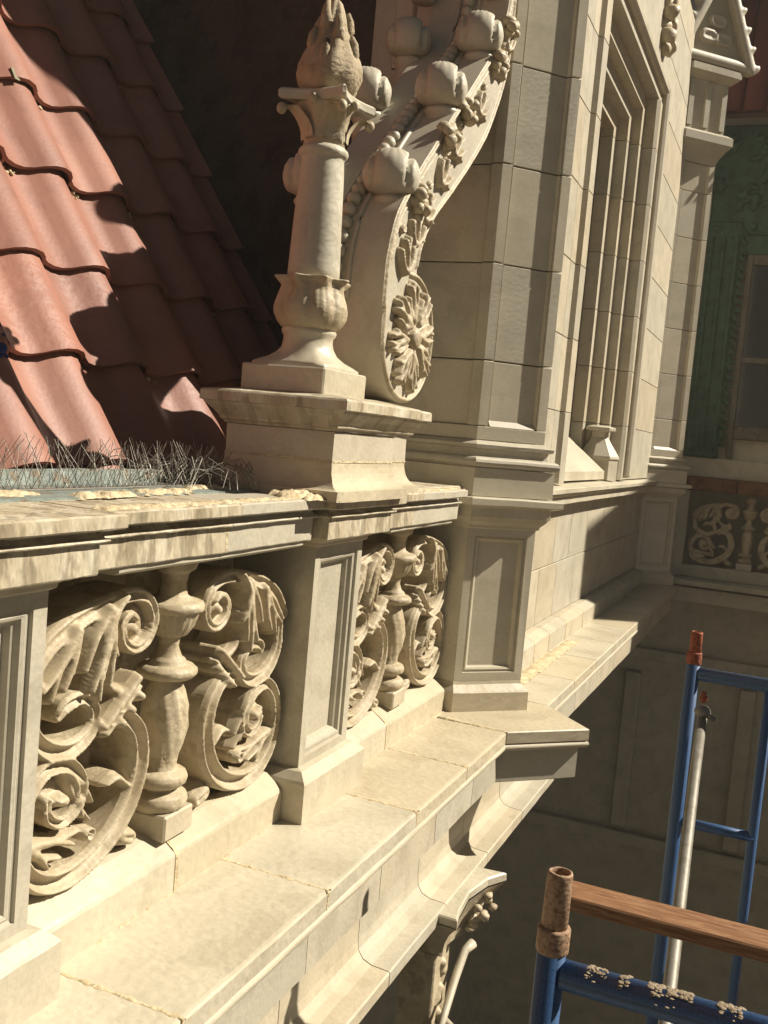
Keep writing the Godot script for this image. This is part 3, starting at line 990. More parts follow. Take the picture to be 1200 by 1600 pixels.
func build_column() -> void:
	var c := Vector3(2.862, 0, -1.497)
	var t := thing("finial_column", "slender terracotta column with a carved flame finial on top", "column", Vector3(c.x, 1.35, c.z))
	var s := begin()
	cbox(s, Vector3(c.x - 0.155, 1.345, c.z - 0.145), Vector3(c.x + 0.155, 1.428, c.z + 0.145), 0.005)
	part("plinth", s, M.ledge1, t)
	# square foot sweeping up into the round
	s = begin(true)
	var foot := []
	var heights := [1.429, 1.436, 1.446, 1.458, 1.474, 1.492, 1.512, 1.528, 1.536, 1.545, 1.553]
	var radius := [0.130, 0.130, 0.121, 0.106, 0.093, 0.084, 0.079, 0.079, 0.086, 0.088, 0.084]
	for i in heights.size():
		var ring := []
		var sq := clampf(1.0 - (heights[i] - 1.436) / 0.05, 0.0, 1.0)
		for k in 40:
			var a := TAU * k / 40 + PI / 4.0
			var square: float = 1.0 / maxf(absf(cos(a)), absf(sin(a)))
			var r: float = radius[i] * lerpf(1.0, square * 0.97, sq)
			ring.append(jit(Vector3(c.x + cos(a) * r, heights[i], c.z + sin(a) * r)))
		foot.append(ring)
	for i in foot.size() - 1:
		for k in 40:
			var j := (k + 1) % 40
			quad(s, foot[i][k], foot[i][j], foot[i + 1][j], foot[i + 1][k])
	part("foot", s, M.ledge1, t)
	# leafy bulb
	s = begin(true)
	var bp := [V(0.080, 1.550), V(0.092, 1.556), V(0.106, 1.572), V(0.116, 1.594), V(0.118, 1.616), V(0.112, 1.640), V(0.103, 1.664), V(0.097, 1.684), V(0.098, 1.698), V(0.106, 1.706), V(0.104, 1.712), V(0.090, 1.708), V(0.080, 1.700)]
	lathe(s, bp, c, 96, func(a, i): return 1.0 + (0.10 * pow(absf(cos(a * 4.0)), 0.35) + 0.014 * cos(a * 32.0) - 0.085) * clampf((i - 1) / 4.0, 0.0, 1.0) + (0.17 * maxf(0.0, cos(a * 8.0)) if i >= 8 and i <= 11 else 0.0))
	part("leaf_bulb", s, M.carved, t)
	s = begin(true)
	lathe(s, [V(0.083, 1.690), V(0.082, 1.74), V(0.080, 1.80), V(0.077, 1.88), V(0.074, 1.96), V(0.070, 2.03), V(0.067, 2.070), V(0.066, 2.082), V(0.070, 2.088), V(0.076, 2.092), V(0.079, 2.102), V(0.076, 2.112), V(0.069, 2.116), V(0.067, 2.120)], c, 40)
	part("shaft", s, M.shaft_stone, t)
	# capital: bell, corner leaves, concave abacus
	s = begin(true)
	lathe(s, [V(0.066, 2.118), V(0.064, 2.140), V(0.064, 2.170), V(0.069, 2.200), V(0.080, 2.226), V(0.092, 2.240), V(0.090, 2.246)], c, 40, func(a, i): return 1.0 + 0.05 * cos(a * 8.0) * clampf(i / 3.0, 0.0, 1.0))
	for k in 4:
		var a := PI / 4.0 + k * PI / 2.0
		var d := Vector3(cos(a), 0, sin(a))
		var w := Vector3(-sin(a), 0, cos(a))
		var rows := []
		for i in 9:
			var f := i / 8.0
			var out := 0.066 + 0.088 * pow(f, 1.7) - (0.012 if i == 8 else 0.0)
			var y := 2.135 + 0.11 * pow(f, 0.75) - (0.026 * maxf(0.0, f - 0.75) * 4.0)
			var hw := lerpf(0.050, 0.024, f)
			var o := c + d * out + Vector3(0, y, 0)
			rows.append([o - w * hw - d * 0.012, o - w * hw * 0.5 + d * 0.004, o - d * 0.004, o + w * hw * 0.5 + d * 0.004, o + w * hw - d * 0.012])
		for i in 8:
			for j in 4:
				quad(s, rows[i][j], rows[i][j + 1], rows[i + 1][j + 1], rows[i + 1][j])
		ball(s, c + d * 0.146 + Vector3(0, 2.214, 0), Vector3(0.016, 0.018, 0.016), 10, 8)
		var e := Vector3(cos(a + PI / 4.0), 0, sin(a + PI / 4.0))
		ball(s, c + e * 0.098 + Vector3(0, 2.243, 0), Vector3(0.014, 0.016, 0.014), 10, 8, 0.0, 0.4)
	part("capital", s, M.carved, t)
	s = begin()
	var plan := []
	for k in 4:
		var a0 := PI / 4.0 + k * PI / 2.0
		var a1 := a0 + PI / 2.0
		var p0 := V(cos(a0), sin(a0)) * 0.178
		var p1 := V(cos(a1), sin(a1)) * 0.178
		var mid := (p0 + p1) * 0.5
		for j in 7:
			var f := 0.07 + 0.86 * j / 6.0
			var q := p0.lerp(p1, f)
			plan.append(V(c.x, c.z) + q - mid.normalized() * 0.036 * 4.0 * f * (1.0 - f))
	prism(s, plan, 2.243, 2.276, 0.007)
	part("abacus", s, M.shaft_stone, t)
	# flame
	s = begin(true)
	var fp := [V(0.060, 2.272), V(0.080, 2.284), V(0.093, 2.306), V(0.098, 2.332), V(0.094, 2.360), V(0.084, 2.388), V(0.072, 2.414), V(0.060, 2.442), V(0.050, 2.470), V(0.041, 2.500), V(0.032, 2.530), V(0.021, 2.556), V(0.012, 2.568), V(0.001, 2.574)]
	lathe(s, fp, c, 56, func(a, i): return 1.0 + 0.13 * (absf(sin(a * 2.5 + i * 0.30)) - 0.55) + 0.06 * sin(a * 9.0 + i * 0.7) * clampf(i / 6.0, 0.0, 1.0))
	for k in 11:
		var a := k * 2.4 + 0.5
		var y0 := 2.36 + 0.016 * k
		var r0 := lerpf(0.082, 0.040, k / 10.0)
		var d := Vector3(cos(a), 0, sin(a))
		tube(s, [c + d * r0 * 0.75 + Vector3(0, y0 - 0.03, 0), c + d * r0 * 1.06 + Vector3(0, y0, 0), c + d * r0 * 1.05 + Vector3(0, y0 + 0.025, 0), c + d * r0 * 0.88 + Vector3(0, y0 + 0.05, 0)], 0.024, 0.007, 8)
	part("flame", s, M.flame, t)

# ------------------------------------------------------------------ volute buttress with ball crockets
func volute_edge() -> Array:
	# upper, outer edge from the bottom volute to the gable, (x, y)
	var pts := [V(3.168, 1.700), V(3.170, 1.82), V(3.188, 1.905), V(3.222, 1.993), V(3.273, 2.062), V(3.402, 2.204), V(3.502, 2.301), V(3.628, 2.425), V(3.811, 2.593), V(4.007, 2.784), V(4.138, 2.910), V(4.215, 3.04), V(4.26, 3.20), V(4.285, 3.45)]
	return pts

func build_volute() -> void:
	var t := thing("volute_buttress", "curving terracotta scroll buttress set with ball crockets and ending in a rosette", "buttress", Vector3(3.44, 1.36, -1.62))
	var zf := -1.38
	var zb := -1.74
	var cc := V(3.436, 1.600)
	var R := 0.238
	var raw := volute_edge()
	var up := []
	for i in raw.size() - 1:
		for k in 3:
			up.append((raw[i] as Vector2).cubic_interpolate(raw[i + 1], raw[maxi(i - 1, 0)], raw[mini(i + 2, raw.size() - 1)], k / 3.0))
	up.append(raw[raw.size() - 1])
	var low_raw := [V(4.329, 3.45), V(4.329, 3.10), V(4.325, 2.95), V(4.262, 2.765), V(4.096, 2.512), V(3.846, 2.277), V(3.635, 2.106), V(3.539, 2.018), V(3.476, 1.921), V(3.455, 1.838)]
	var low := []
	for i in low_raw.size() - 1:
		for k in 3:
			low.append((low_raw[i] as Vector2).cubic_interpolate(low_raw[i + 1], low_raw[maxi(i - 1, 0)], low_raw[mini(i + 2, low_raw.size() - 1)], k / 3.0))
	var outline := []
	for k in 13:
		var a := deg_to_rad(lerpf(270.0, 168.0, k / 12.0))
		var q := k / 12.0
		outline.append(cc + V(cos(a), sin(a)) * R * lerpf(1.0, 1.09, q))
	for p in up:
		outline.append(p)
	for p in low:
		outline.append(p)
	for k in 15:
		var a := deg_to_rad(lerpf(84.0, -84.0, k / 14.0))
		outline.append(cc + V(cos(a), sin(a)) * R)
	var s := begin(true)
	var n := outline.size()
	for i in n:
		var a: Vector2 = outline[i]
		var b: Vector2 = outline[(i + 1) % n]
		for k in 4:
			var z0 := lerpf(zf - 0.006, zb, k / 4.0)
			var z1 := lerpf(zf - 0.006, zb, (k + 1) / 4.0)
			quad(s, jit(Vector3(a.x, a.y, z0)), jit(Vector3(a.x, a.y, z1)), jit(Vector3(b.x, b.y, z1)), jit(Vector3(b.x, b.y, z0)))
	s.set_smooth_group(-1)
	var pts := PackedVector2Array(outline)
	var idx := Geometry2D.triangulate_polygon(pts)
	for k in range(0, idx.size(), 3):
		for z in [zf - 0.006, zb]:
			var a := Vector3(pts[idx[k]].x, pts[idx[k]].y, z)
			var b := Vector3(pts[idx[k + 1]].x, pts[idx[k + 1]].y, z)
			var d := Vector3(pts[idx[k + 2]].x, pts[idx[k + 2]].y, z)
			tri(s, a, b, d)
	part("scroll_body", s, M.stone1, t)
	# front face: raised rims, leaves and rosette
	var st := []
	var rim_up := []
	for k in range(12, -1, -1):
		pass
	for k in 13:
		var a := deg_to_rad(lerpf(262.0, 168.0, k / 12.0))
		rim_up.append(cc + V(cos(a), sin(a)) * (R * lerpf(1.0, 1.09, k / 12.0) - 0.012))
	for i in range(0, up.size(), 2):
		var d: Vector2 = (up[mini(i + 1, up.size() - 1)] - up[maxi(i - 1, 0)]).normalized()
		rim_up.append(up[i] + V(d.y, -d.x) * 0.012)
	st.append(stroke(rim_up, [0.012], 0.001, 0.010, 0))
	var rim_up2 := []
	for i in range(4, up.size(), 2):
		var d: Vector2 = (up[mini(i + 1, up.size() - 1)] - up[maxi(i - 1, 0)]).normalized()
		rim_up2.append(up[i] + V(d.y, -d.x) * 0.042)
	st.append(stroke(rim_up2, [0.008], 0.001, 0.006, 0))
	var rim_low := []
	for i in range(0, low.size(), 2):
		var d: Vector2 = (low[mini(i + 1, low.size() - 1)] - low[maxi(i - 1, 0)]).normalized()
		rim_low.append(low[i] + V(d.y, -d.x) * 0.012)
	st.append(stroke(rim_low, [0.012], 0.001, 0.010, 0))
	# leaves climbing the band
	for i in range(3, up.size() - 8, 4):
		var a: Vector2 = up[i]
		var f := float(i) / up.size()
		var b: Vector2 = low[clampi(int((1.0 - f) * low.size()) - 1, 0, low.size() - 1)]
		var m := a.lerp(b, 0.52 + 0.10 * sin(i * 1.9))
		var d: Vector2 = (up[mini(i + 2, up.size() - 1)] - up[maxi(i - 2, 0)]).normalized()
		var nn := V(d.y, -d.x)
		var w := minf(0.06, a.distance_to(b) * 0.26)
		fingers(st, m - d * 0.07, [m + nn * w - d * 0.01, m + nn * w * 0.6 + d * 0.035, m + d * 0.06, m - nn * w * 0.6 + d * 0.04, m - nn * w], 0.012, 0.010, -0.004, 0.036)
		st.append(stroke([m - nn * w * 0.8 + d * 0.075, m - nn * w * 0.8 + d * 0.077], [0.018], 0.0, 0.030, 3))
	# rosette
	for k in 8:
		var a := k * TAU / 8.0 + 0.2
		var tips := []
		for j in [-2, -1, 0, 1, 2]:
			var e: float = a + j * 0.135
			tips.append(cc + V(cos(e), sin(e)) * ([0.196, 0.186, 0.150][absi(j)]))
		fingers(st, cc + V(cos(a), sin(a)) * 0.06, tips, 0.015, 0.013, -0.004 + 0.006 * (k % 2), 0.034)
		var g := a + TAU / 16.0
		st.append(stroke([cc + V(cos(g), sin(g)) * 0.05, cc + V(cos(g), sin(g)) * 0.115], [0.008, 0.012], 0.0, 0.028, 0))
	st.append(stroke([cc, cc + V(0.001, 0)], [0.046], 0.012, 0.036, 0))
	var ring := []
	for k in 25:
		var a := deg_to_rad(lerpf(-98.0, 100.0, k / 24.0))
		ring.append(cc + V(cos(a), sin(a)) * (R - 0.012))
	st.append(stroke(ring, [0.012], 0.001, 0.012, 0))
	s = begin(true)
	relief(s, st, Rect2(3.14, 1.34, 1.20, 2.10), 0.0048, func(u, v, h): return Vector3(u, v, zf - 0.0065 + h))
	part("carved_front", s, M.carved, t)
	# bead row along the middle of the back of the scroll
	var acc := 0.0
	var zc := -1.565
	for i in range(1, up.size()):
		var a: Vector2 = up[i - 1]
		var b: Vector2 = up[i]
		var len := a.distance_to(b)
		while acc < len:
			var p := a.lerp(b, acc / len)
			var d := (b - a).normalized()
			var nn := V(-d.y, d.x)
			var sb := begin(true)
			ball(sb, Vector3(p.x + nn.x * 0.014, p.y + nn.y * 0.014, zc), Vector3(0.027, 0.027, 0.027), 12, 8)
			part("bead", sb, M.stone3, t)
			acc += 0.053
		acc -= len
	# raised fillets either side of the beads
	for dz in [-0.045, 0.045]:
		s = begin(true)
		var line := []
		for p in up:
			line.append(Vector3(p.x - 0.001, p.y, zc + dz))
		tube(s, line, 0.010, 0.010, 6)
		part("fillet", s, M.stone1, t)
	s = begin()
	cbox(s, Vector3(3.60, 0.99, -1.99), Vector3(4.33, 2.22, -1.885), 0.004)
	part("added_shade_wall", s, M.stone3, t)  # hidden wall, added to stop sun passing under the scroll onto the roof
	# ball crockets
	for z in [-1.450, -1.77]:
		for p in [V(3.300, 2.150), V(3.705, 2.590), V(4.085, 2.935), V(4.185, 3.34)]:
			crocket(t, Vector3(p.x, p.y, z))
	# curled leaves where the crockets meet the front edge
	for p in [V(3.38, 2.085), V(3.62, 2.38), V(3.80, 2.53), V(4.12, 2.83), V(4.24, 3.02)]:
		var sl := begin(true)
		for k in 7:
			var a: float = k * 0.9 + p.x * 5.0
			ball(sl, Vector3(p.x + 0.030 * cos(a), p.y + 0.034 * sin(a), zf + 0.012 + 0.016 * sin(k * 1.7)), Vector3(0.030, 0.022, 0.026), 9, 6, a, 0.5)
		part("curled_leaf", sl, M.carved, t)

func crocket(t: Node3D, c: Vector3) -> void:
	var s := begin(true)
	var rows := 22
	var seg := 48
	var v := []
	for i in rows + 1:
		var ring := []
		for k in seg:
			var th := PI * i / rows
			var a := TAU * k / seg
			var p := Vector3(sin(th) * cos(a), cos(th), sin(th) * sin(a))
			# two deep grooves part the side petals from the broad middle band
			var side := absf(p.x * 0.35 + p.z * 0.94)
			var g := exp(-pow((side - 0.64) / 0.055, 2.0))
			var r := 0.102 * (1.0 - 0.26 * g * smoothstep(-0.55, 0.1, p.y + 0.3)) * (1.0 + 0.018 * cos(a * 16.0) * smoothstep(0.0, 0.8, p.y))
			if p.y < -0.55:
				r *= lerpf(1.0, 0.80, clampf((-0.55 - p.y) / 0.4, 0.0, 1.0))
			ring.append(jit(c + p * r * Vector3(1, 0.92, 1)))
		v.append(ring)
	for i in rows:
		for k in seg:
			var j := (k + 1) % seg
			quad(s, v[i][k], v[i + 1][k], v[i + 1][j], v[i][j])
	var b := part("ball_crocket", s, M.shaft_stone, t)
	s = begin(true)
	lathe(s, [V(0.052, -0.19), V(0.056, -0.15), V(0.052, -0.12), V(0.062, -0.10), V(0.070, -0.085), V(0.060, -0.07)], c + Vector3(0.025, 0, 0), 24)
	part("neck", s, M.stone1, b)

# ------------------------------------------------------------------ corner buttress set at 45 degrees
# Plan of the buttress face: centre, tangent and outward normal, moved along x by dx.
func buttress_path(dx: float, back: float, half := 0.177) -> Array:
	var k := half / sqrt(2.0)
	var c := V(4.455 + dx, -1.245)
	return [V(c.x - k, back), V(c.x - k, c.y - k), V(c.x + k, c.y + k), V(c.x + k + 0.30, c.y + k - 0.30)]

func buttress_plan(dx: float, half: float, back: float, rec: float, hw: float, sunk := 0.0) -> Array:
	var r2 := 1.0 / sqrt(2.0)
	var c := V(4.455 + dx, -1.245)
	var td := V(r2, r2)
	var nd := V(-r2, r2)
	c -= nd * sunk
	var l := c - td * half
	var r := c + td * half
	var a := [V(l.x, back)]
	if rec > 0.0:
		# panel on the side face
		a.append_array([V(l.x, l.y - 0.50), V(l.x + 0.006, l.y - 0.492), V(l.x + 0.02, l.y - 0.486), V(l.x + 0.02, l.y - 0.062), V(l.x + 0.006, l.y - 0.056), V(l.x, l.y - 0.048)])
	a.append(l)
	if rec > 0.0:
		a.append_array([c - td * hw, c - td * (hw - 0.003) - nd * 0.006, c - td * (hw - 0.008) - nd * 0.005, c - td * (hw - 0.015) - nd * rec, c + td * (hw - 0.015) - nd * rec, c + td * (hw - 0.008) - nd * 0.005, c + td * (hw - 0.003) - nd * 0.006, c + td * hw])
	a.append(r)
	a.append(r + V(0.30, -0.30))
	a.append(V(r.x + 0.30, back))
	return a

func buttress_common(t: Node3D, dx: float, half: float, hw: float, top: float, course: float, lower: bool) -> void:
	var r2 := 1.0 / sqrt(2.0)
	var c := Vector3(4.455 + dx, 0, -1.245)
	var td := Vector3(r2, 0, r2)
	var nd := Vector3(-r2, 0, r2)
	var path := buttress_path(dx, -1.80, half)
	var s := begin()
	if lower:
		# lower stage: plinth, panelled shaft
		sweep(s, [V(-0.1, 0.0), V(0.032, 0.0), V(0.032, 0.088), V(0.026, 0.096), V(0.004, 0.122), V(0.0, 0.136), V(-0.1, 0.136)], buttress_path(dx, -1.62, half), 0.05)
		part("plinth", s, M.ledge2, t)
		s = begin()
		panel_face(s, c, td, nd, half, 0.136, 0.86, [V(0, 0), V(0.040, 0), V(0.042, -0.008), V(0.049, -0.010), V(0.055, -0.005), V(0.062, -0.008), V(0.070, -0.022), V(0.072, -0.023)])
		var l := c - td * half
		var r := c + td * half
		quad(s, Vector3(l.x, 0.136, -1.65), Vector3(l.x, 0.86, -1.65), l + Vector3(0, 0.86, 0), l + Vector3(0, 0.136, 0))
		quad(s, r + Vector3(0, 0.136, 0), r + Vector3(0, 0.86, 0), r + Vector3(0.3, 0.86, -0.3), r + Vector3(0.3, 0.136, -0.3))
		part("panelled_shaft", s, M.grey_stone, t)
	s = begin()
	sweep(s, [V(-0.12, 0.85), V(0.0, 0.85), V(0.010, 0.856), V(0.012, 0.868), V(0.030, 0.885), V(0.040, 0.905), V(0.046, 0.907), V(0.046, 0.950), V(0.062, 0.957), V(0.080, 0.962), V(0.085, 0.966), V(0.085, 0.992), V(0.080, 0.997), V(-0.12, 1.012)], path, 0.07)
	part("string_course", s, M.grey_stone, t)
	s = begin()
	sweep(s, [V(-0.12, 1.004), V(0.045, 1.002), V(0.045, 1.128), V(-0.12, 1.128)], path, 0.09)
	part("base_block", s, M.grey_stone, t)
	s = begin()
	var torus := [V(-0.12, 1.130), V(0.04, 1.130)]
	for k in 7:
		var a := -PI * 0.5 + PI * k / 6.0
		torus.append(V(0.040 + 0.022 * cos(a), 1.155 + 0.022 * sin(a)))
	torus.append_array([V(0.018, 1.180), V(0.014, 1.196), V(0.018, 1.214), V(0.034, 1.220), V(0.036, 1.234), V(0.030, 1.238), V(0.0, 1.252), V(-0.12, 1.252)])
	sweep(s, torus, path, 0.08)
	part("base_moulding", s, M.stone1, t)
	# shaft in courses with a sunk panel
	s = begin()
	prism(s, buttress_plan(dx, half, -1.95, 0.0, hw), 1.254, 1.315, 0.003)
	part("shaft_block", s, M.grey_stone, t)
	s = begin()
	prism(s, buttress_plan(dx + 0.03, half - 0.03, -1.9, 0.0, hw, 0.045), 1.2, top, 0.002)
	part("joint_core", s, M.stone3, t)
	var y := 1.3155
	var nexty := 1.613
	var i := 0
	while y < top - 0.01:
		s = begin()
		var y1 := minf(nexty, top)
		prism(s, buttress_plan(dx, half, -1.95, 0.021, hw), y + 0.0025, y1 - 0.0025, 0.0035)
		part("shaft_block", s, [M.grey_stone, M.stone1, M.grey_stone, M.stone3][i % 4], t)
		# sill of the panel
		if i == 0:
			s = begin()
			var a := c - td * (hw - 0.014)
			var b := c + td * (hw - 0.014)
			var q := [a + nd * -0.001, b + nd * -0.001, b + nd * -0.0205, a + nd * -0.0205]
			var w := [0.0, 0.0, 0.026, 0.026]
			for k in [0, 1, 2, 3]:
				var l: int = (k + 1) % 4
				quad(s, q[k] + Vector3(0, 1.314, 0), q[l] + Vector3(0, 1.314, 0), q[l] + Vector3(0, 1.318 + w[l], 0), q[k] + Vector3(0, 1.318 + w[k], 0))
			quad(s, q[0] + Vector3(0, 1.318, 0), q[1] + Vector3(0, 1.318, 0), q[2] + Vector3(0, 1.344, 0), q[3] + Vector3(0, 1.344, 0))
			part("panel_sill", s, M.stone1, t)
		y = y1
		nexty += course
		i += 1

func build_buttress() -> void:
	var t := thing("corner_buttress", "tall cream corner buttress set diagonally, with sunk panels, beside the scroll", "buttress", Vector3(4.455, 0, -1.35), "diagonal corner buttresses")
	buttress_common(t, 0.0, 0.177, 0.130, 5.4, 0.434, true)
	# dark side wall of the gable, behind the scroll
	var w := thing("gable_side_wall", "very dark brown side wall of the gable behind the scroll buttress", "wall", Vector3(4.5, 1.0, -4.0))
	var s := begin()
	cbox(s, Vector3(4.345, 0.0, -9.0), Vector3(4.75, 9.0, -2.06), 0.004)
	part("rendered_wall", s, M.dark_brown, w)
	s = begin()
	cbox(s, Vector3(4.336, 0.9, -2.06), Vector3(4.75, 5.4, -1.952), 0.004)
	part("stone_return", s, M.stone3, w)

# ------------------------------------------------------------------ gable wall with its window
func build_gable_wall() -> void:
	var t := thing("gable_wall", "sunlit cream gable wall beyond the corner buttress, with string course", "wall", Vector3(7.0, 0, -1.5))
	var zw := -1.37
	# curb
	var cj := [4.80, 5.30, 5.62, 5.98, 6.45, 7.0, 7.6, 8.2, 8.8, 9.4, 9.9]
	for i in cj.size() - 1:
		var s := begin()
		sweep(s, [V(-0.12, 0.0), V(0.06, 0.0), V(0.06, 0.11), V(0.054, 0.12), V(0.0, 0.145), V(-0.12, 0.145)], [V(cj[i] + 0.003, zw), V(cj[i + 1] - 0.003, zw)], 0.1)
		part("curb_block", s, stone(i), t)
		if i > 0:
			s = begin()
			sweep(s, [V(-0.1, 0.001), V(0.062, 0.001), V(0.062, 0.111), V(0.055, 0.122), V(-0.1, 0.147)], [V(cj[i] - 0.007, zw), V(cj[i] + 0.007, zw)], 0.02)
			part("mortar_joint", s, M.mortar, t)
	smear(t, "mortar_smear", Vector3(4.85, 0.006, -1.30), Vector3(1, 0, 0), Vector3(0, 0, 1), Vector3(0, 1, 0), V(1.6, 0.09), 0.008, 5, M.mortar, 0.014, 0.1)
	# blocks under the string course
	for r in [[0.148, 0.50, 0.0], [0.504, 0.905, 0.33]]:
		var x := 4.80
		var k := 0
		while x < 9.9:
			var x1: float = minf(x + 0.55 + (r[2] if k == 0 else 0.0) + 0.1 * sin(k * 2.1), 9.9)
			var s := begin()
			cbox(s, Vector3(x + 0.002, r[0], -1.66), Vector3(x1 - 0.002, r[1], zw - 0.045), 0.003)
			part("wall_block", s, stone(k * 2 + int(r[2] * 9)), t)
			x = x1
			k += 1
	var s3 := begin()
	sweep(s3, [V(-0.25, 0.906), V(0.05, 0.906), V(0.054, 0.910), V(0.054, 0.955), V(0.066, 0.960), V(0.072, 0.968), V(0.066, 0.975), V(0.095, 0.980), V(0.098, 0.984), V(0.098, 1.008), V(0.092, 1.012), V(-0.25, 1.045)], [V(4.70, zw), V(9.9, zw)], 0.2)
	part("sill_course", s3, M.ledge0, t)
	# jambs: wall either side of the window in courses
	var xl := 6.08
	var xr := 8.09
	var y := 1.03
	var i := 0
	while y < 5.2:
		var y1 := minf(y + 0.434, 5.25)
		var s := begin()
		cbox(s, Vector3(4.66, y + 0.002, -1.85), Vector3(xl - 0.30, y1 - 0.002, zw), 0.003)
		part("wall_block", s, stone(i), t)
		if y < 4.0:
			# splayed window jambs, stepping back
			for side in [0, 1]:
				s = begin()
				var pl := [V(xl - 0.298, -1.95), V(xl - 0.298, zw), V(xl - 0.17, zw), V(xl - 0.15, zw + 0.03), V(xl - 0.03, zw + 0.035), V(xl, zw + 0.01), V(xl, -1.44), V(xl + 0.11, -1.445), V(xl + 0.11, -1.515), V(xl + 0.22, -1.52), V(xl + 0.22, -1.60), V(xl + 0.34, -1.605), V(xl + 0.34, -1.95)]
				if side == 1:
					for k in pl.size():
						pl[k] = V(xl + xr - pl[k].x, pl[k].y)
				prism(s, pl, y + 0.002, minf(y1, 4.01) - 0.002, 0.002)
				part("jamb_block", s, stone(i + side * 2 + 1), t)
		s = begin()
		cbox(s, Vector3(xr + 0.30, y + 0.002, -1.85), Vector3(9.9, y1 - 0.002, zw), 0.003)
		part("wall_block", s, stone(i + 3), t)
		y = y1
		i += 1
	# lintel steps
	for k in 4:
		var s := begin()
		var z: float = [zw + 0.02, -1.442, -1.518, -1.603][k]
		var y0: float = [4.01, 3.90, 3.80, 3.69][k]
		cbox(s, Vector3(xl - 0.29 + 0.001 * k, y0, -1.95 + 0.002 * k), Vector3(xr + 0.29 - 0.001 * k, [5.25, 4.012, 4.0, 3.99][k], z), 0.004)
		part("lintel", s, stone(k + 1), t)
	# hood mould over the window
	var s4 := begin()
	for q in [[V(8.24, 1.03), V(8.36, 4.16)]]:
		cbox(s4, Vector3(q[0].x, 1.05 if q[0].x > 7.0 else 3.6, zw), Vector3(q[1].x, q[1].y, zw + 0.075), 0.02)
	cbox(s4, Vector3(5.92, 4.08, zw + 0.001), Vector3(8.24, 4.16, zw + 0.073), 0.02)
	part("hood_mould", s4, M.stone0, t)
	var sl := begin(true)
	for k in 14:
		ball(sl, Vector3(8.0 + 0.10 * sin(k * 2.1), 4.36 + 0.035 * k * 0.8, zw + 0.03 + 0.03 * sin(k)), Vector3(0.07, 0.06, 0.05), 9, 6, k, 0.5)
	part("carved_leaves", sl, M.carved, t)
	# the window itself
	var w := thing("gable_window", "tall window deep in the stepped jambs of the gable wall", "window", Vector3(7.08, 1.05, -1.75))
	var s5 := begin()
	for q in [[6.42, 6.50], [6.84, 6.90], [7.27, 7.33], [7.67, 7.75]]:
		cbox(s5, Vector3(q[0], 1.02, -1.80), Vector3(q[1], 3.70, -1.70), 0.006)
	for q in [[1.02, 1.14], [2.35, 2.43], [3.60, 3.70]]:
		cbox(s5, Vector3(6.42, q[0], -1.795), Vector3(7.75, q[1], -1.705), 0.006)
	part("frame", s5, M.bronze, w)
	for q in [[6.50, 6.84], [6.90, 7.27], [7.33, 7.67]]:
		for v in [[1.14, 2.35], [2.43, 3.60]]:
			var s := begin()
			cbox(s, Vector3(q[0], v[0], -1.756), Vector3(q[1], v[1], -1.750), 0.001, false)
			part("pane", s, M.glass, w)
	s5 = begin()
	cbox(s5, Vector3(6.3, 0.9, -2.6), Vector3(7.9, 4.1, -2.5), 0.003)
	part("blind", s5, M.bronze, w)
	# sloping sill and little column base in the jamb
	s5 = begin()
	sweep(s5, [V(-0.38, 1.04), V(0.0, 1.04), V(0.0, 1.10), V(-0.30, 1.34), V(-0.38, 1.34)], [V(xl + 0.12, zw - 0.02), V(xr - 0.42, zw - 0.02)], 0.3)
	part("sloping_sill", s5, M.ledge0, w)
	s5 = begin()
	lathe(s5, [V(0.16, 1.03), V(0.16, 1.19), V(0.17, 1.195), V(0.165, 1.215), V(0.10, 1.31), V(0.07, 1.36), V(0.07, 1.40), V(0.12, 1.41), V(0.12, 1.435), V(0.06, 1.45)], Vector3(7.86, 0, -1.49), 8)
	part("colonette", s5, M.stone0, w)

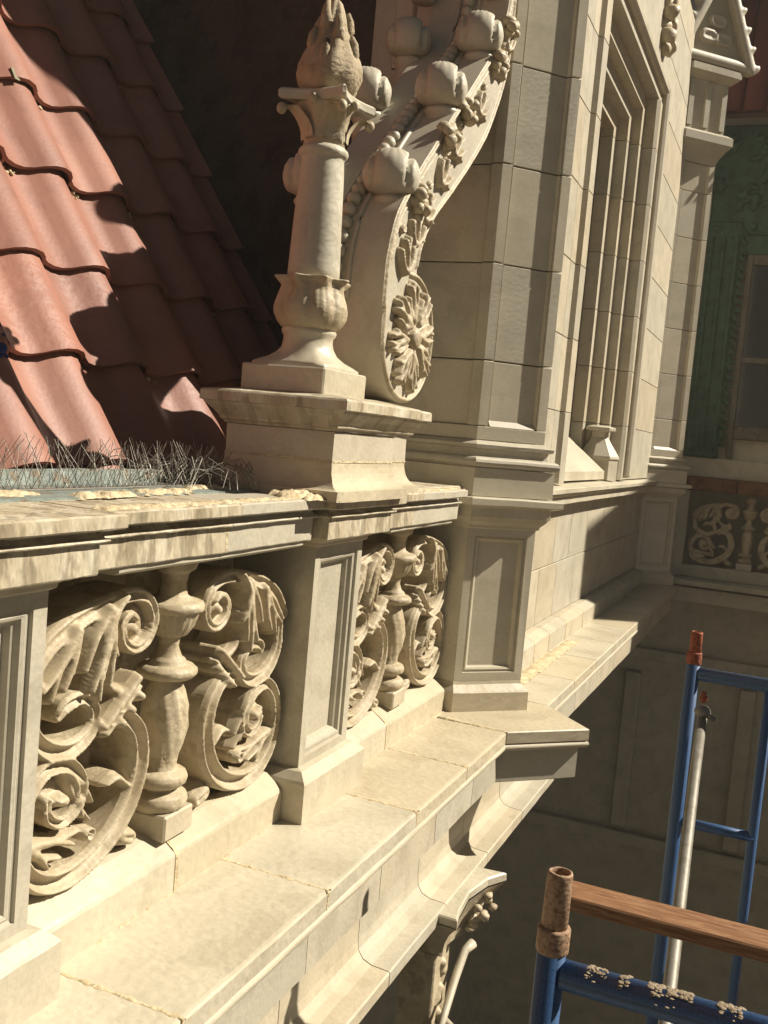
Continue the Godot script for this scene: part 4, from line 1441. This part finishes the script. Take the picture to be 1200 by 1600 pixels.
# ------------------------------------------------------------------ far corner buttress with gablet
func build_far_buttress() -> void:
	var t := thing("corner_buttress", "distant diagonal corner buttress topped by a small gablet, beside green bay", "buttress", Vector3(9.955, 0, -1.35), "diagonal corner buttresses")
	var dx := 5.55
	buttress_common(t, dx, 0.205, 0.150, 4.05, 0.434, true)
	var r2 := 1.0 / sqrt(2.0)
	var path := buttress_path(dx, -1.80, 0.205)
	var s := begin()
	sweep(s, [V(-0.15, 4.05), V(0.0, 4.05), V(0.02, 4.11), V(0.06, 4.18), V(0.10, 4.23), V(0.10, 4.30), V(0.06, 4.33), V(-0.15, 4.33)], path, 0.2)
	part("corbel", s, M.stone3, t)
	s = begin()
	sweep(s, [V(-0.15, 4.33), V(0.03, 4.33), V(0.03, 4.79), V(-0.15, 4.79)], path, 0.2)
	part("upper_stage", s, M.grey_stone, t)
	s = begin()
	sweep(s, [V(-0.15, 4.79), V(0.04, 4.79), V(0.11, 4.85), V(0.11, 4.91), V(-0.15, 4.93)], path, 0.2)
	part("cornice", s, M.stone2, t)
	var c := Vector3(4.455 + dx, 0, -1.245)
	var td := Vector3(r2, 0, r2)
	var nd := Vector3(-r2, 0, r2)
	s = begin()
	for k in 3:
		var o := c + td * (-0.19 + 0.19 * k)
		cboxd(s, o, td, nd, 0.028, 4.36, 4.76, 0.03, 0.055)
	part("colonette", s, M.stone1, t)
	# gablet: sunk face with raised raking bars and a carved trefoil
	var hw := 0.42
	var y0 := 4.93
	var y1 := 5.85
	s = begin()
	var f := []
	for z in [0.05, -0.4]:
		f.append([c + td * -hw + nd * z + Vector3(0, y0, 0), c + td * hw + nd * z + Vector3(0, y0, 0), c + nd * z + Vector3(0, y1, 0)])
	tri(s, f[0][0], f[0][2], f[0][1])
	tri(s, f[1][0], f[1][1], f[1][2])
	for k in 3:
		var l := (k + 1) % 3
		quad(s, f[0][k], f[1][k], f[1][l], f[0][l])
	part("gablet", s, M.stone3, t)
	var bars := [stroke([V(-hw, y0 + 0.03), V(0, y1)], [0.05, 0.05], 0.06, 0.02, 0), stroke([V(hw, y0 + 0.03), V(0, y1)], [0.05, 0.05], 0.06, 0.02, 0), stroke([V(-hw, y0 + 0.04), V(hw, y0 + 0.04)], [0.045, 0.045], 0.05, 0.02, 0)]
	for k in 3:
		var a := PI / 2 + TAU * k / 3.0
		bars.append(stroke([V(0.10 * cos(a) - 0.04, y0 + 0.30 + 0.10 * sin(a)), V(0.10 * cos(a) + 0.04, y0 + 0.30 + 0.10 * sin(a))], [0.06, 0.06], 0.02, 0.02, 1))
	for k in 6:
		for sd in [-1.0, 1.0]:
			var q := V(sd * hw, y0 + 0.03).lerp(V(0, y1), k / 5.5) + V(sd * 0.05, 0.02)
			bars.append(stroke([q, q + V(sd * 0.03, 0.02)], [0.04, 0.02], 0.05, 0.03, 0))
	s = begin(true)
	relief(s, bars, Rect2(-hw - 0.15, y0 - 0.05, 2 * hw + 0.3, y1 - y0 + 0.2), 0.016, func(u, v, h): return c + td * u + nd * (0.051 + h) + Vector3(0, v, 0))
	part("gablet_carving", s, M.stone0, t)

# Upright bar on an inclined face.
func cboxd(s: SurfaceTool, o: Vector3, td: Vector3, nd: Vector3, hw: float, y0: float, y1: float, n0: float, n1: float) -> void:
	var q := [o - td * hw + nd * n0, o + td * hw + nd * n0, o + td * hw + nd * n1, o - td * hw + nd * n1]
	var mid: Vector3 = (q[0] + q[2]) * 0.5 + Vector3(0, (y0 + y1) * 0.5, 0)
	for k in 4:
		var l := (k + 1) % 4
		oquad(s, [q[k] + Vector3(0, y0, 0), q[l] + Vector3(0, y0, 0), q[l] + Vector3(0, y1, 0), q[k] + Vector3(0, y1, 0)], mid)
	oquad(s, [q[0] + Vector3(0, y1, 0), q[1] + Vector3(0, y1, 0), q[2] + Vector3(0, y1, 0), q[3] + Vector3(0, y1, 0)], mid)

# ------------------------------------------------------------------ wing of the building facing the viewer
func build_wing() -> void:
	var xw := 11.25
	var t := thing("side_wing", "shadowed wing of the building closing the right side, with green bay above", "building", Vector3(xw + 0.3, -9.0, 1.0))
	# wall, gabled towards the street; its outline throws the slanting shadow on the gable wall
	var s := begin()
	var prof := PackedVector2Array([V(-3.3, -9.0), V(5.14, -9.0), V(5.14, 7.57), V(1.17, 3.69), V(0.20, 3.69), V(0.20, 9.0), V(-3.3, 9.0)])
	var idx := Geometry2D.triangulate_polygon(prof)
	for k in range(0, idx.size(), 3):
		for x in [xw + 0.35, xw + 0.8]:
			tri(s, Vector3(x, prof[idx[k]].y, prof[idx[k]].x), Vector3(x, prof[idx[k + 1]].y, prof[idx[k + 1]].x), Vector3(x, prof[idx[k + 2]].y, prof[idx[k + 2]].x))
	for k in prof.size():
		var a := prof[k]
		var b := prof[(k + 1) % prof.size()]
		quad(s, Vector3(xw + 0.35, a.y, a.x), Vector3(xw + 0.35, b.y, b.x), Vector3(xw + 0.8, b.y, b.x), Vector3(xw + 0.8, a.y, a.x))
	part("wall", s, M.stone3, t)
	# faces in front of it, leaving the balustrade open between them
	s = begin()
	cbox(s, Vector3(xw, -9.0, -3.3), Vector3(xw + 0.345, -0.062, 5.1), 0.004)
	part("lower_face", s, M.stone3, t)
	s = begin()
	cbox(s, Vector3(xw, 0.935, -3.3), Vector3(xw + 0.345, 9.0, -0.285), 0.004)
	part("upper_face", s, M.stone3, t)
	s = begin()
	cbox(s, Vector3(xw, 0.935, -0.28), Vector3(xw + 0.345, 3.05, 0.55), 0.004)
	part("upper_face", s, M.stone3, t)
	# ledge, curb, rail
	s = begin()
	cbox(s, Vector3(xw - 0.50, -0.06, -1.30), Vector3(xw, 0.0, 4.5), 0.006)
	part("ledge", s, M.stone3, t)
	s = begin()
	cbox(s, Vector3(xw - 0.42, -0.24, -1.30), Vector3(xw, -0.085, 4.5), 0.006)
	part("fascia", s, M.stone3, t)
	s = begin()
	cbox(s, Vector3(xw - 0.20, 0.0, -1.30), Vector3(xw, 0.13, 4.5), 0.01)
	part("curb", s, M.stone3, t)
	var z := -1.15
	var k2 := 0
	while z < 3.4:
		s = begin()
		cbox(s, Vector3(xw - 0.26, 0.93, z + 0.004), Vector3(xw + 0.1, 1.07, z + 0.536), 0.008)
		part("rail_block", s, M.rail_brown, t)
		z += 0.54
		k2 += 1
	s = begin()
	cbox(s, Vector3(xw - 0.12, 1.07, -1.30), Vector3(xw + 0.05, 1.28, 4.5), 0.01)
	part("window_ledge", s, M.stone3, t)
	# storey below: string courses and pilaster strips
	for q in [[-0.98, -0.86, 0.10], [-1.12, -0.98, 0.05], [-3.1, -2.96, 0.09]]:
		s = begin()
		cbox(s, Vector3(xw - q[2], q[0], -3.0), Vector3(xw - 0.001, q[1], 4.5), 0.008)
		part("string_course", s, M.stone3, t)
	for zz in [-1.55, -0.35, 0.85]:
		s = begin()
		cbox(s, Vector3(xw - 0.10, -2.9, zz), Vector3(xw - 0.001, -1.14, zz + 0.16), 0.012)
		part("pilaster_strip", s, M.stone3, t)
	# scrollwork bay seen in shadow
	var strokes := scroll_strokes()
	var box := Rect2(0.07, 0.12, 0.52, 0.79)
	for sgn in [1.0, -1.0]:
		var sr := begin(true)
		relief(sr, strokes, box, 0.013, func(u, v, h): return Vector3(xw - 0.01 - h, v, -0.46 + sgn * u))
		part("scroll", sr, M.carved, t)
	s = begin(true)
	lathe(s, baluster_profile(), Vector3(xw - 0.09, 0, -0.46), 20)
	part("baluster", s, M.carved, t)
	s = begin()
	cbox(s, Vector3(xw - 0.17, 0.13, -0.54), Vector3(xw - 0.02, 0.205, -0.38), 0.006)
	part("baluster_block", s, M.stone3, t)
	for zz in [-1.24, 0.32]:
		s = begin()
		cbox(s, Vector3(xw - 0.24, 0.0, zz - 0.16), Vector3(xw, 0.925, zz + 0.16), 0.01)
		part("pier", s, M.stone3, t)
	# green painted bay: pilaster strips, window
	var g := thing("green_bay", "green painted bay with carved trim around a window, in shadow at right", "bay window", Vector3(xw - 0.1, 1.28, -0.6))
	s = begin()
	cbox(s, Vector3(xw - 0.14, 1.285, -1.20), Vector3(xw - 0.002, 3.75, -0.86), 0.012)
	part("pilaster", s, M.green, g)
	for q in [-1.17, -1.05, -0.92]:
		s = begin()
		cbox(s, Vector3(xw - 0.175, 1.36, q), Vector3(xw - 0.139, 3.60, q + 0.045), 0.012)
		part("reed", s, M.green, g)
	var gs := []
	for k in 26:
		var yy := 1.42 + k * 0.088
		gs.append(stroke([V(-0.80, yy), V(-0.845, yy + 0.03), V(-0.86, yy + 0.075)], [0.016, 0.026, 0.010], 0.0, 0.05, 0))
	for k in 46:
		var q := V(rng.randf_range(-1.16, -0.30), rng.randf_range(3.58, 4.65))
		var a := rng.randf() * TAU
		var d := V(cos(a), sin(a)) * rng.randf_range(0.05, 0.13)
		gs.append(stroke([q, q + d * 0.6 + V(d.y, -d.x) * 0.3, q + d], [0.016, 0.036, 0.012], 0.01, 0.06, 2, 90.0, 0.3))
	s = begin(true)
	relief(s, gs, Rect2(-1.25, 1.36, 1.0, 3.4), 0.015, func(u, v, h): return Vector3(xw - 0.10 - h, v, u))
	part("carved_trim", s, M.green, g)
	s = begin()
	cbox(s, Vector3(xw - 0.10, 3.62, -1.20), Vector3(xw - 0.003, 4.75, -0.29), 0.02)
	part("crest_panel", s, M.green, g)
	s = begin()
	cbox(s, Vector3(xw - 0.10, 3.42, -0.86), Vector3(xw - 0.001, 3.615, -0.29), 0.01)
	part("lintel", s, M.green, g)
	s = begin()
	for q in [[-0.78, -0.72], [-0.06, 0.0]]:
		cbox(s, Vector3(xw - 0.09, 1.30, q[0]), Vector3(xw - 0.004, 3.42, q[1]), 0.006)
	for q in [[1.50, 1.64], [2.30, 2.36], [3.32, 3.42]]:
		cbox(s, Vector3(xw - 0.088, q[0], -0.72), Vector3(xw - 0.006, q[1], -0.06), 0.006)
	part("window_frame", s, M.sash, g)
	for v in [[1.64, 2.30], [2.36, 3.32]]:
		s = begin()
		cbox(s, Vector3(xw - 0.045, v[0], -0.72), Vector3(xw - 0.040, v[1], -0.06), 0.001, false)
		part("pane", s, M.glass, g)
	s = begin()
	cbox(s, Vector3(xw - 0.03, 1.6, -0.72), Vector3(xw - 0.004, 3.35, -0.06), 0.002)
	part("blind", s, M.bronze, g)
	# red tiled slope above the bay
	var r := thing("wing_roof", "dark red tiled roof slope above the green bay", "roof", Vector3(xw - 0.3, 4.7, -0.7))
	for row in 7:
		for col in 4:
			s = begin(true)
			var o := Vector3(xw - 0.62 + 0.09 * row, 4.70 + 0.20 * row, -1.17 + 0.22 * col)
			var rows := []
			for e in [0.0, 1.0]:
				var ring := []
				for k in 7:
					var a := PI * k / 6.0
					ring.append(o + Vector3(0.10 * e - 0.04 * sin(a) , 0.24 * e + 0.012 * sin(a), 0.105 * (1.0 - cos(a))))
				rows.append(ring)
			for k in 6:
				quad(s, rows[0][k], rows[0][k + 1], rows[1][k + 1], rows[1][k])
			part("roof_tile", s, M.red_tile, r)
	s = begin()
	quad(s, Vector3(xw - 0.60, 4.70, -1.2), Vector3(xw - 0.60, 4.70, -0.29), Vector3(xw - 0.002, 6.05, -0.29), Vector3(xw - 0.002, 6.05, -1.2))
	quad(s, Vector3(xw - 0.58, 4.66, -1.2), Vector3(xw - 0.002, 5.98, -1.2), Vector3(xw - 0.002, 5.98, -0.29), Vector3(xw - 0.58, 4.66, -0.29))
	quad(s, Vector3(xw - 0.60, 4.70, -1.2), Vector3(xw - 0.58, 4.66, -1.2), Vector3(xw - 0.58, 4.66, -0.29), Vector3(xw - 0.60, 4.70, -0.29))
	part("deck", s, M.deck, r)

# ------------------------------------------------------------------ tiled roof
func build_roof() -> void:
	var t := thing("tiled_roof", "steep roof of terracotta S-shaped tiles behind the balustrade", "roof", Vector3(2.5, 0.95, -2.0))
	var th := deg_to_rad(59.5)
	var upv := Vector3(0, sin(th), -cos(th))
	var nrm := Vector3(0, cos(th), sin(th))
	var org := Vector3(2.774, 0.979, -2.12)
	var w := 0.350
	var L := 0.4007
	var s0 := 1.253
	# one tile: S profile across, lower end lifted over the course below
	var prof := [V(-0.012, 0.030), V(0.02, 0.012), V(0.06, 0.002), V(0.10, 0.004), V(0.135, 0.020), V(0.165, 0.044), V(0.20, 0.062), V(0.24, 0.068), V(0.28, 0.060), V(0.31, 0.040), V(0.330, 0.014), V(0.338, -0.002)]
	var meshes := []
	for v in 3:
		var s := begin(true)
		var rows := []
		var ln := [0.0, 0.012, 0.20, 0.43]
		for i in ln.size():
			var f: float = ln[i] / 0.43
			var top := []
			for q in prof:
				top.append(Vector3(q.x, 0, 0) + upv * ln[i] + nrm * (q.y + lerpf(0.036, 0.0, f) + 0.0015 * sin(q.x * 30.0 + v * 2.0 + i)))
			rows.append(top)
		for i in rows.size() - 1:
			for k in prof.size() - 1:
				quad(s, rows[i][k], rows[i + 1][k], rows[i + 1][k + 1], rows[i][k + 1])
		s.set_smooth_group(-1)
		for k in prof.size() - 1:
			var d := nrm * -0.017
			quad(s, rows[0][k] + d, rows[0][k], rows[0][k + 1], rows[0][k + 1] + d)
			quad(s, rows[0][k] + d, rows[0][k + 1] + d, rows[3][k + 1] + d, rows[3][k] + d)
		var e := prof.size() - 1
		quad(s, rows[0][e] + nrm * -0.017, rows[0][e], rows[3][e], rows[3][e] + nrm * -0.017)
		s.generate_normals()
		meshes.append(s.commit())
	for row in range(-4, 12):
		for col in range(-9, 6):
			var o := MeshInstance3D.new()
			o.name = "roof_tile"
			o.scale = Vector3.ONE * 1.06
			o.mesh = meshes[rng.randi() % 3]
			o.material_override = [M.tile0, M.tile1, M.tile2, M.tile3, M.tile4][rng.randi() % 5]
			t.add_child(o, true)
			var p := org + Vector3((col - 1) * w, 0, 0) + upv * (s0 + row * L)
			p += Vector3(rng.randf_range(-0.004, 0.004), 0, 0) + upv * rng.randf_range(-0.010, 0.010) + nrm * rng.randf_range(0.0, 0.006)
			o.position = p - t.position
			o.rotation.z = rng.randf_range(-0.010, 0.010)
			# crumbs of bedding mortar in some pans
			if rng.randf() < 0.45 and row < 4:
				var sc := begin(true)
				for k in rng.randi_range(3, 8):
					ball(sc, p + Vector3(0.055 + rng.randfn(0, 0.022), 0, 0) + upv * rng.randf_range(-0.022, 0.0) + nrm * rng.randf_range(0.004, 0.014), Vector3.ONE * rng.randf_range(0.003, 0.009), 6, 5, k, 0.8)
				var mc := part("mortar_crumbs", sc, M.mortar, t)
				mc.set_meta("kind", "stuff")
	var s2 := begin()
	var a := org + upv * -0.6 - nrm * 0.06
	var b := org + upv * 6.0 - nrm * 0.06
	quad(s2, Vector3(-2, a.y, a.z), Vector3(-2, b.y, b.z), Vector3(4.36, b.y, b.z), Vector3(4.36, a.y, a.z))
	var a2 := a - nrm * 0.1
	var b2 := b - nrm * 0.1
	quad(s2, Vector3(-2, a2.y, a2.z), Vector3(4.36, a2.y, a2.z), Vector3(4.36, b2.y, b2.z), Vector3(-2, b2.y, b2.z))
	part("deck", s2, M.deck, t)

# ------------------------------------------------------------------ gutter, spikes, netting
func build_gutter() -> void:
	var t := thing("gutter_flashing", "grey-green metal flashing of the gutter behind the balustrade rail", "flashing", Vector3(2.2, 1.03, -1.7))
	var s := begin()
	sweep(s, [V(-0.24, 0.95), V(0, 0.95), V(0, CAP_TOP + 0.006), V(-0.235, CAP_TOP + 0.010), V(-0.238, 1.078), V(-0.262, 1.082), V(-0.262, 0.95)], [V(-0.5, -1.50), V(2.676, -1.50)], 0.06)
	part("flashing_sheet", s, M.flashing, t)
	s = begin()
	cbox(s, Vector3(-0.5, 0.86, -2.20), Vector3(4.33, 0.95, -1.62), 0.004)
	part("gutter_bed", s, M.deck, t)
	s = begin()
	cbox(s, Vector3(3.20, 0.90, -1.66), Vector3(4.30, CAP_TOP + 0.004, -1.40), 0.004)
	part("bay_top", s, M.weathered, t)
	for k in 5:
		smear(t, "sealant_patch", Vector3(1.25 + 0.27 * k, CAP_TOP + 0.008, -1.50 - 0.04 * sin(k * 2.0)), Vector3(1, 0, 0), Vector3(0, 0, -1), Vector3(0, 1, 0), V(0.24, 0.09), 0.011, 60 + k, M.mortar, 0.010, -0.02)
	# sealant heap against the pedestal
	smear(t, "sealant_patch", Vector3(2.50, CAP_TOP + 0.006, -1.34), Vector3(0.8, 0, 0.6), Vector3(0.6, 0, -0.8), Vector3(0, 1, 0), V(0.20, 0.16), 0.020, 77, M.mortar, 0.012, 0.15)
	# bird spikes
	var specs := [[1.15, 1.66, -1.615, 41], [1.64, 2.16, -1.62, 42], [2.15, 2.62, -1.63, 43]]
	var labels := ["strip of wire bird spikes on the gutter edge at the far left", "middle strip of wire bird spikes in front of the sunlit tiles", "strip of wire bird spikes nearest the finial pedestal"]
	for i in 3:
		var q: Array = specs[i]
		var b := thing("bird_spike_strip", labels[i], "bird spikes", Vector3((q[0] + q[1]) * 0.5, CAP_TOP + 0.01, q[2]), "bird spike strips on the rail")
		var sb := begin()
		cbox(sb, Vector3(q[0], CAP_TOP + 0.008, q[2] - 0.010), Vector3(q[1], CAP_TOP + 0.013, q[2] + 0.010), 0.001, false)
		part("base_strip", sb, M.wire, b)
		var sw := begin(true)
		var n := 25
		for k in n:
			var x := lerpf(q[0], q[1], (k + 0.5) / n)
			for d in [-1.0, 0.0, 1.0]:
				var bx := rng.randf_range(-0.05, 0.05)
				var ln := rng.randf_range(0.095, 0.13)
				var lean: float = d * 0.055 + rng.randf_range(-0.012, 0.012)
				var p0 := Vector3(x, CAP_TOP + 0.011, q[2])
				tube(sw, [p0, p0 + Vector3(bx * 0.4, ln * 0.5, lean * 0.5), p0 + Vector3(bx, ln, lean)], 0.0009, 0.0007, 4, false)
		var o := part("spikes", sw, M.wire, b)
		o.set_meta("kind", "stuff")
	# crumpled wire netting by the pedestal
	var nt := thing("wire_netting", "crumpled grey wire netting heaped beside the finial pedestal", "netting", Vector3(2.55, CAP_TOP, -1.72))
	var sn := begin(true)
	for k in 70:
		var c := Vector3(rng.randf_range(2.36, 2.66), CAP_TOP + 0.01, rng.randf_range(-1.88, -1.52))
		var pts := []
		var a := rng.randf() * TAU
		for j in 6:
			var f := j / 5.0
			pts.append(c + Vector3(cos(a) * 0.16 * (f - 0.5) + rng.randf_range(-0.018, 0.018), 0.07 * sin(PI * f) * rng.randf_range(0.5, 1.3) + 0.004, sin(a) * 0.16 * (f - 0.5) + rng.randf_range(-0.018, 0.018)))
		tube(sn, pts, 0.0013, 0.0013, 4, false)
	var o2 := part("wires", sn, M.wire, nt)
	o2.set_meta("kind", "stuff")

# ------------------------------------------------------------------ scaffold
func hollow_pin(s: SurfaceTool, c: Vector3, r: float, y0: float, y1: float) -> void:
	lathe(s, [V(r, y0), V(r, y1 - 0.003), V(r - 0.0015, y1), V(r - 0.0045, y1), V(r - 0.005, y1 - 0.003), V(r - 0.005, y1 - 0.06), V(0.001, y1 - 0.061)], c, 24)

func frame(label: String, x: float, z: float, rail_y: float, pin_y: float, rung_y: float, near: bool) -> Node3D:
	var t := thing("scaffold", label, "scaffold", Vector3(x, -1.2, z), "blue steel scaffold frames")
	var r := 0.0215
	var s := begin(true)
	tube(s, [Vector3(x, -1.2, z), Vector3(x, rail_y + 0.045, z)], r, r, 20)
	part("post", s, M.blue, t)
	s = begin(true)
	tube(s, [Vector3(x, -1.2, z + 1.5), Vector3(x, rail_y + 0.045, z + 1.5)], r, r, 16)
	part("post", s, M.blue, t)
	s = begin(true)
	tube(s, [Vector3(x, rail_y, z + 0.018), Vector3(x, rail_y, z + 1.482)], r, r, 20)
	part("top_rail", s, M.blue, t)
	s = begin(true)
	tube(s, [Vector3(x, rung_y, z + 0.018), Vector3(x, rung_y, z + 0.24)], 0.016, 0.016, 14)
	part("rung", s, M.blue, t)
	s = begin(true)
	tube(s, [Vector3(x, -1.2, z + 0.235), Vector3(x, rail_y - 0.018, z + 0.235)], 0.016, 0.016, 14)
	part("inner_post", s, M.blue, t)
	s = begin(true)
	lathe(s, [V(0.0225, rail_y + 0.030), V(0.0235, rail_y + 0.032), V(0.0235, rail_y + 0.064), V(0.0225, rail_y + 0.067), V(0.018, rail_y + 0.068)], Vector3(x, 0, z), 24)
	part("collar", s, M.rust if near else M.primer, t)
	s = begin(true)
	hollow_pin(s, Vector3(x, 0, z), 0.0185, rail_y + 0.04, pin_y)
	part("coupling_pin", s, M.rust if near else M.primer, t)
	return t

func build_scaffold() -> void:
	var near := frame("near blue scaffold frame with an open rusty pin and cement on its rail", 1.41, -0.258, 0.490, 0.640, -0.2, true)
	# dried cement on the near rail
	var s := begin(true)
	for k in 1100:
		var u := rng.randf()
		var cl := soft.get_noise_1d(u * 420.0)
		if cl < 0.06:
			continue
		var a := rng.randfn(0.0, 0.5) + PI * 0.5
		var z := -0.235 + u * 0.55
		var q := Vector3(1.41 - cos(a) * 0.0213, 0.490 + sin(a) * 0.0213, z)
		var k2 := rng.randf_range(0.0010, 0.0027)
		ball(s, q, Vector3(k2 * 1.8, k2 * 0.7, k2 * 2.2), 6, 5, k, 0.7)
	part("cement_crust", s, M.cement, near).set_meta("kind", "stuff")
	var far := frame("farther blue scaffold frame with rusty red pin and a braced post", 3.30, -0.252, 0.572, 0.705, 0.085, false)
	s = begin(true)
	tube(s, [Vector3(3.285, 0.50, -0.215), Vector3(3.275, 0.50, -0.20)], 0.010, 0.010, 10)
	tube(s, [Vector3(3.27, 0.525, -0.208), Vector3(3.27, 0.49, -0.208)], 0.008, 0.008, 10)
	part("lock_stud", s, M.primer, far)
	# diagonal brace from the far frame down towards the near one
	var b := thing("scaffold_brace", "galvanised diagonal brace pinned to the farther scaffold frame", "brace", Vector3(2.4, 0.1, -0.17))
	s = begin(true)
	tube(s, [Vector3(3.27, 0.44, -0.205), Vector3(2.95, 0.335, -0.187), Vector3(2.2, 0.075, -0.140), Vector3(1.2, -0.28, -0.08)], 0.0155, 0.0155, 16)
	part("tube", s, M.galv, b)
	s = begin(true)
	ball(s, Vector3(3.265, 0.462, -0.206), Vector3(0.03, 0.02, 0.026), 12, 8)
	tube(s, [Vector3(3.25, 0.455, -0.19), Vector3(3.235, 0.45, -0.165)], 0.008, 0.008, 8)
	part("wing_nut", s, M.galv, b)
	# unseen plank decks, added right of the picture to shade the court
	for lift in [[0.46, "added plank deck at cornice level, unseen right of the picture, shading the court"], [-1.55, "added lower plank deck, unseen right of the picture, shading the court"]]:
		var dk := thing("shade_deck", lift[1], "added deck", Vector3(7.0, lift[0], 1.6), "added shade planking")
		for i in 10:
			s = begin()
			cbox(s, Vector3(3.4 + 0.05 * sin(i * 2.3), lift[0] - 0.02, 0.62 + 0.235 * i), Vector3(10.7 + 0.06 * sin(i * 1.7), lift[0] + 0.018, 0.848 + 0.235 * i), 0.003)
			part("plank", s, M.timber, dk)
	# timber rail
	var w := thing("timber_rail", "weathered orange timber rail crossing behind the near scaffold pin", "timber", Vector3(2.0, 0.33, -0.1))
	s = begin()
	cbox(s, Vector3(1.965, 0.323, -0.352), Vector3(2.05, 0.352, 1.3), 0.003)
	part("beam", s, M.timber, w)

# ------------------------------------------------------------------ odds and ends
func build_small_things() -> void:
	var t := thing("blue_rag", "tuft of fuzzy blue cloth lying on the tiles at the left edge", "cloth", Vector3(2.36, 1.39, -2.27))
	var s := begin(true)
	for k in 90:
		var q := Vector3(2.355, 1.398, -2.277) + Vector3(rng.randfn(0, 0.011), rng.randfn(0, 0.015), rng.randfn(0, 0.008))
		ball(s, q, Vector3.ONE * rng.randf_range(0.003, 0.008), 7, 5, k, 0.8)
	part("tuft", s, M.cloth, t)
	# a scrap of tape stuck on a tile near the top left
	var th := deg_to_rad(59.5)
	var upv := Vector3(0, sin(th), -cos(th))
	var nrm := Vector3(0, cos(th), sin(th))
	var c := Vector3(2.973, 2.463, -2.883)
	var w := thing("tape_scrap", "small olive scrap of tape stuck on a sunlit tile at upper left", "tape", c)
	s = begin()
	var a := c - Vector3(0.012, 0, 0) - upv * 0.030
	var q := [a, a + Vector3(0.026, 0, 0), a + Vector3(0.030, 0, 0) + upv * 0.055, a + Vector3(0.002, 0, 0) + upv * 0.052]
	for k in 4:
		var l := (k + 1) % 4
		quad(s, q[k], q[l], q[l] + nrm * 0.004, q[k] + nrm * 0.004)
	quad(s, q[0] + nrm * 0.004, q[3] + nrm * 0.004, q[2] + nrm * 0.004, q[1] + nrm * 0.004)
	quad(s, q[0], q[1], q[2], q[3])
	part("strip", s, M.tape, w)
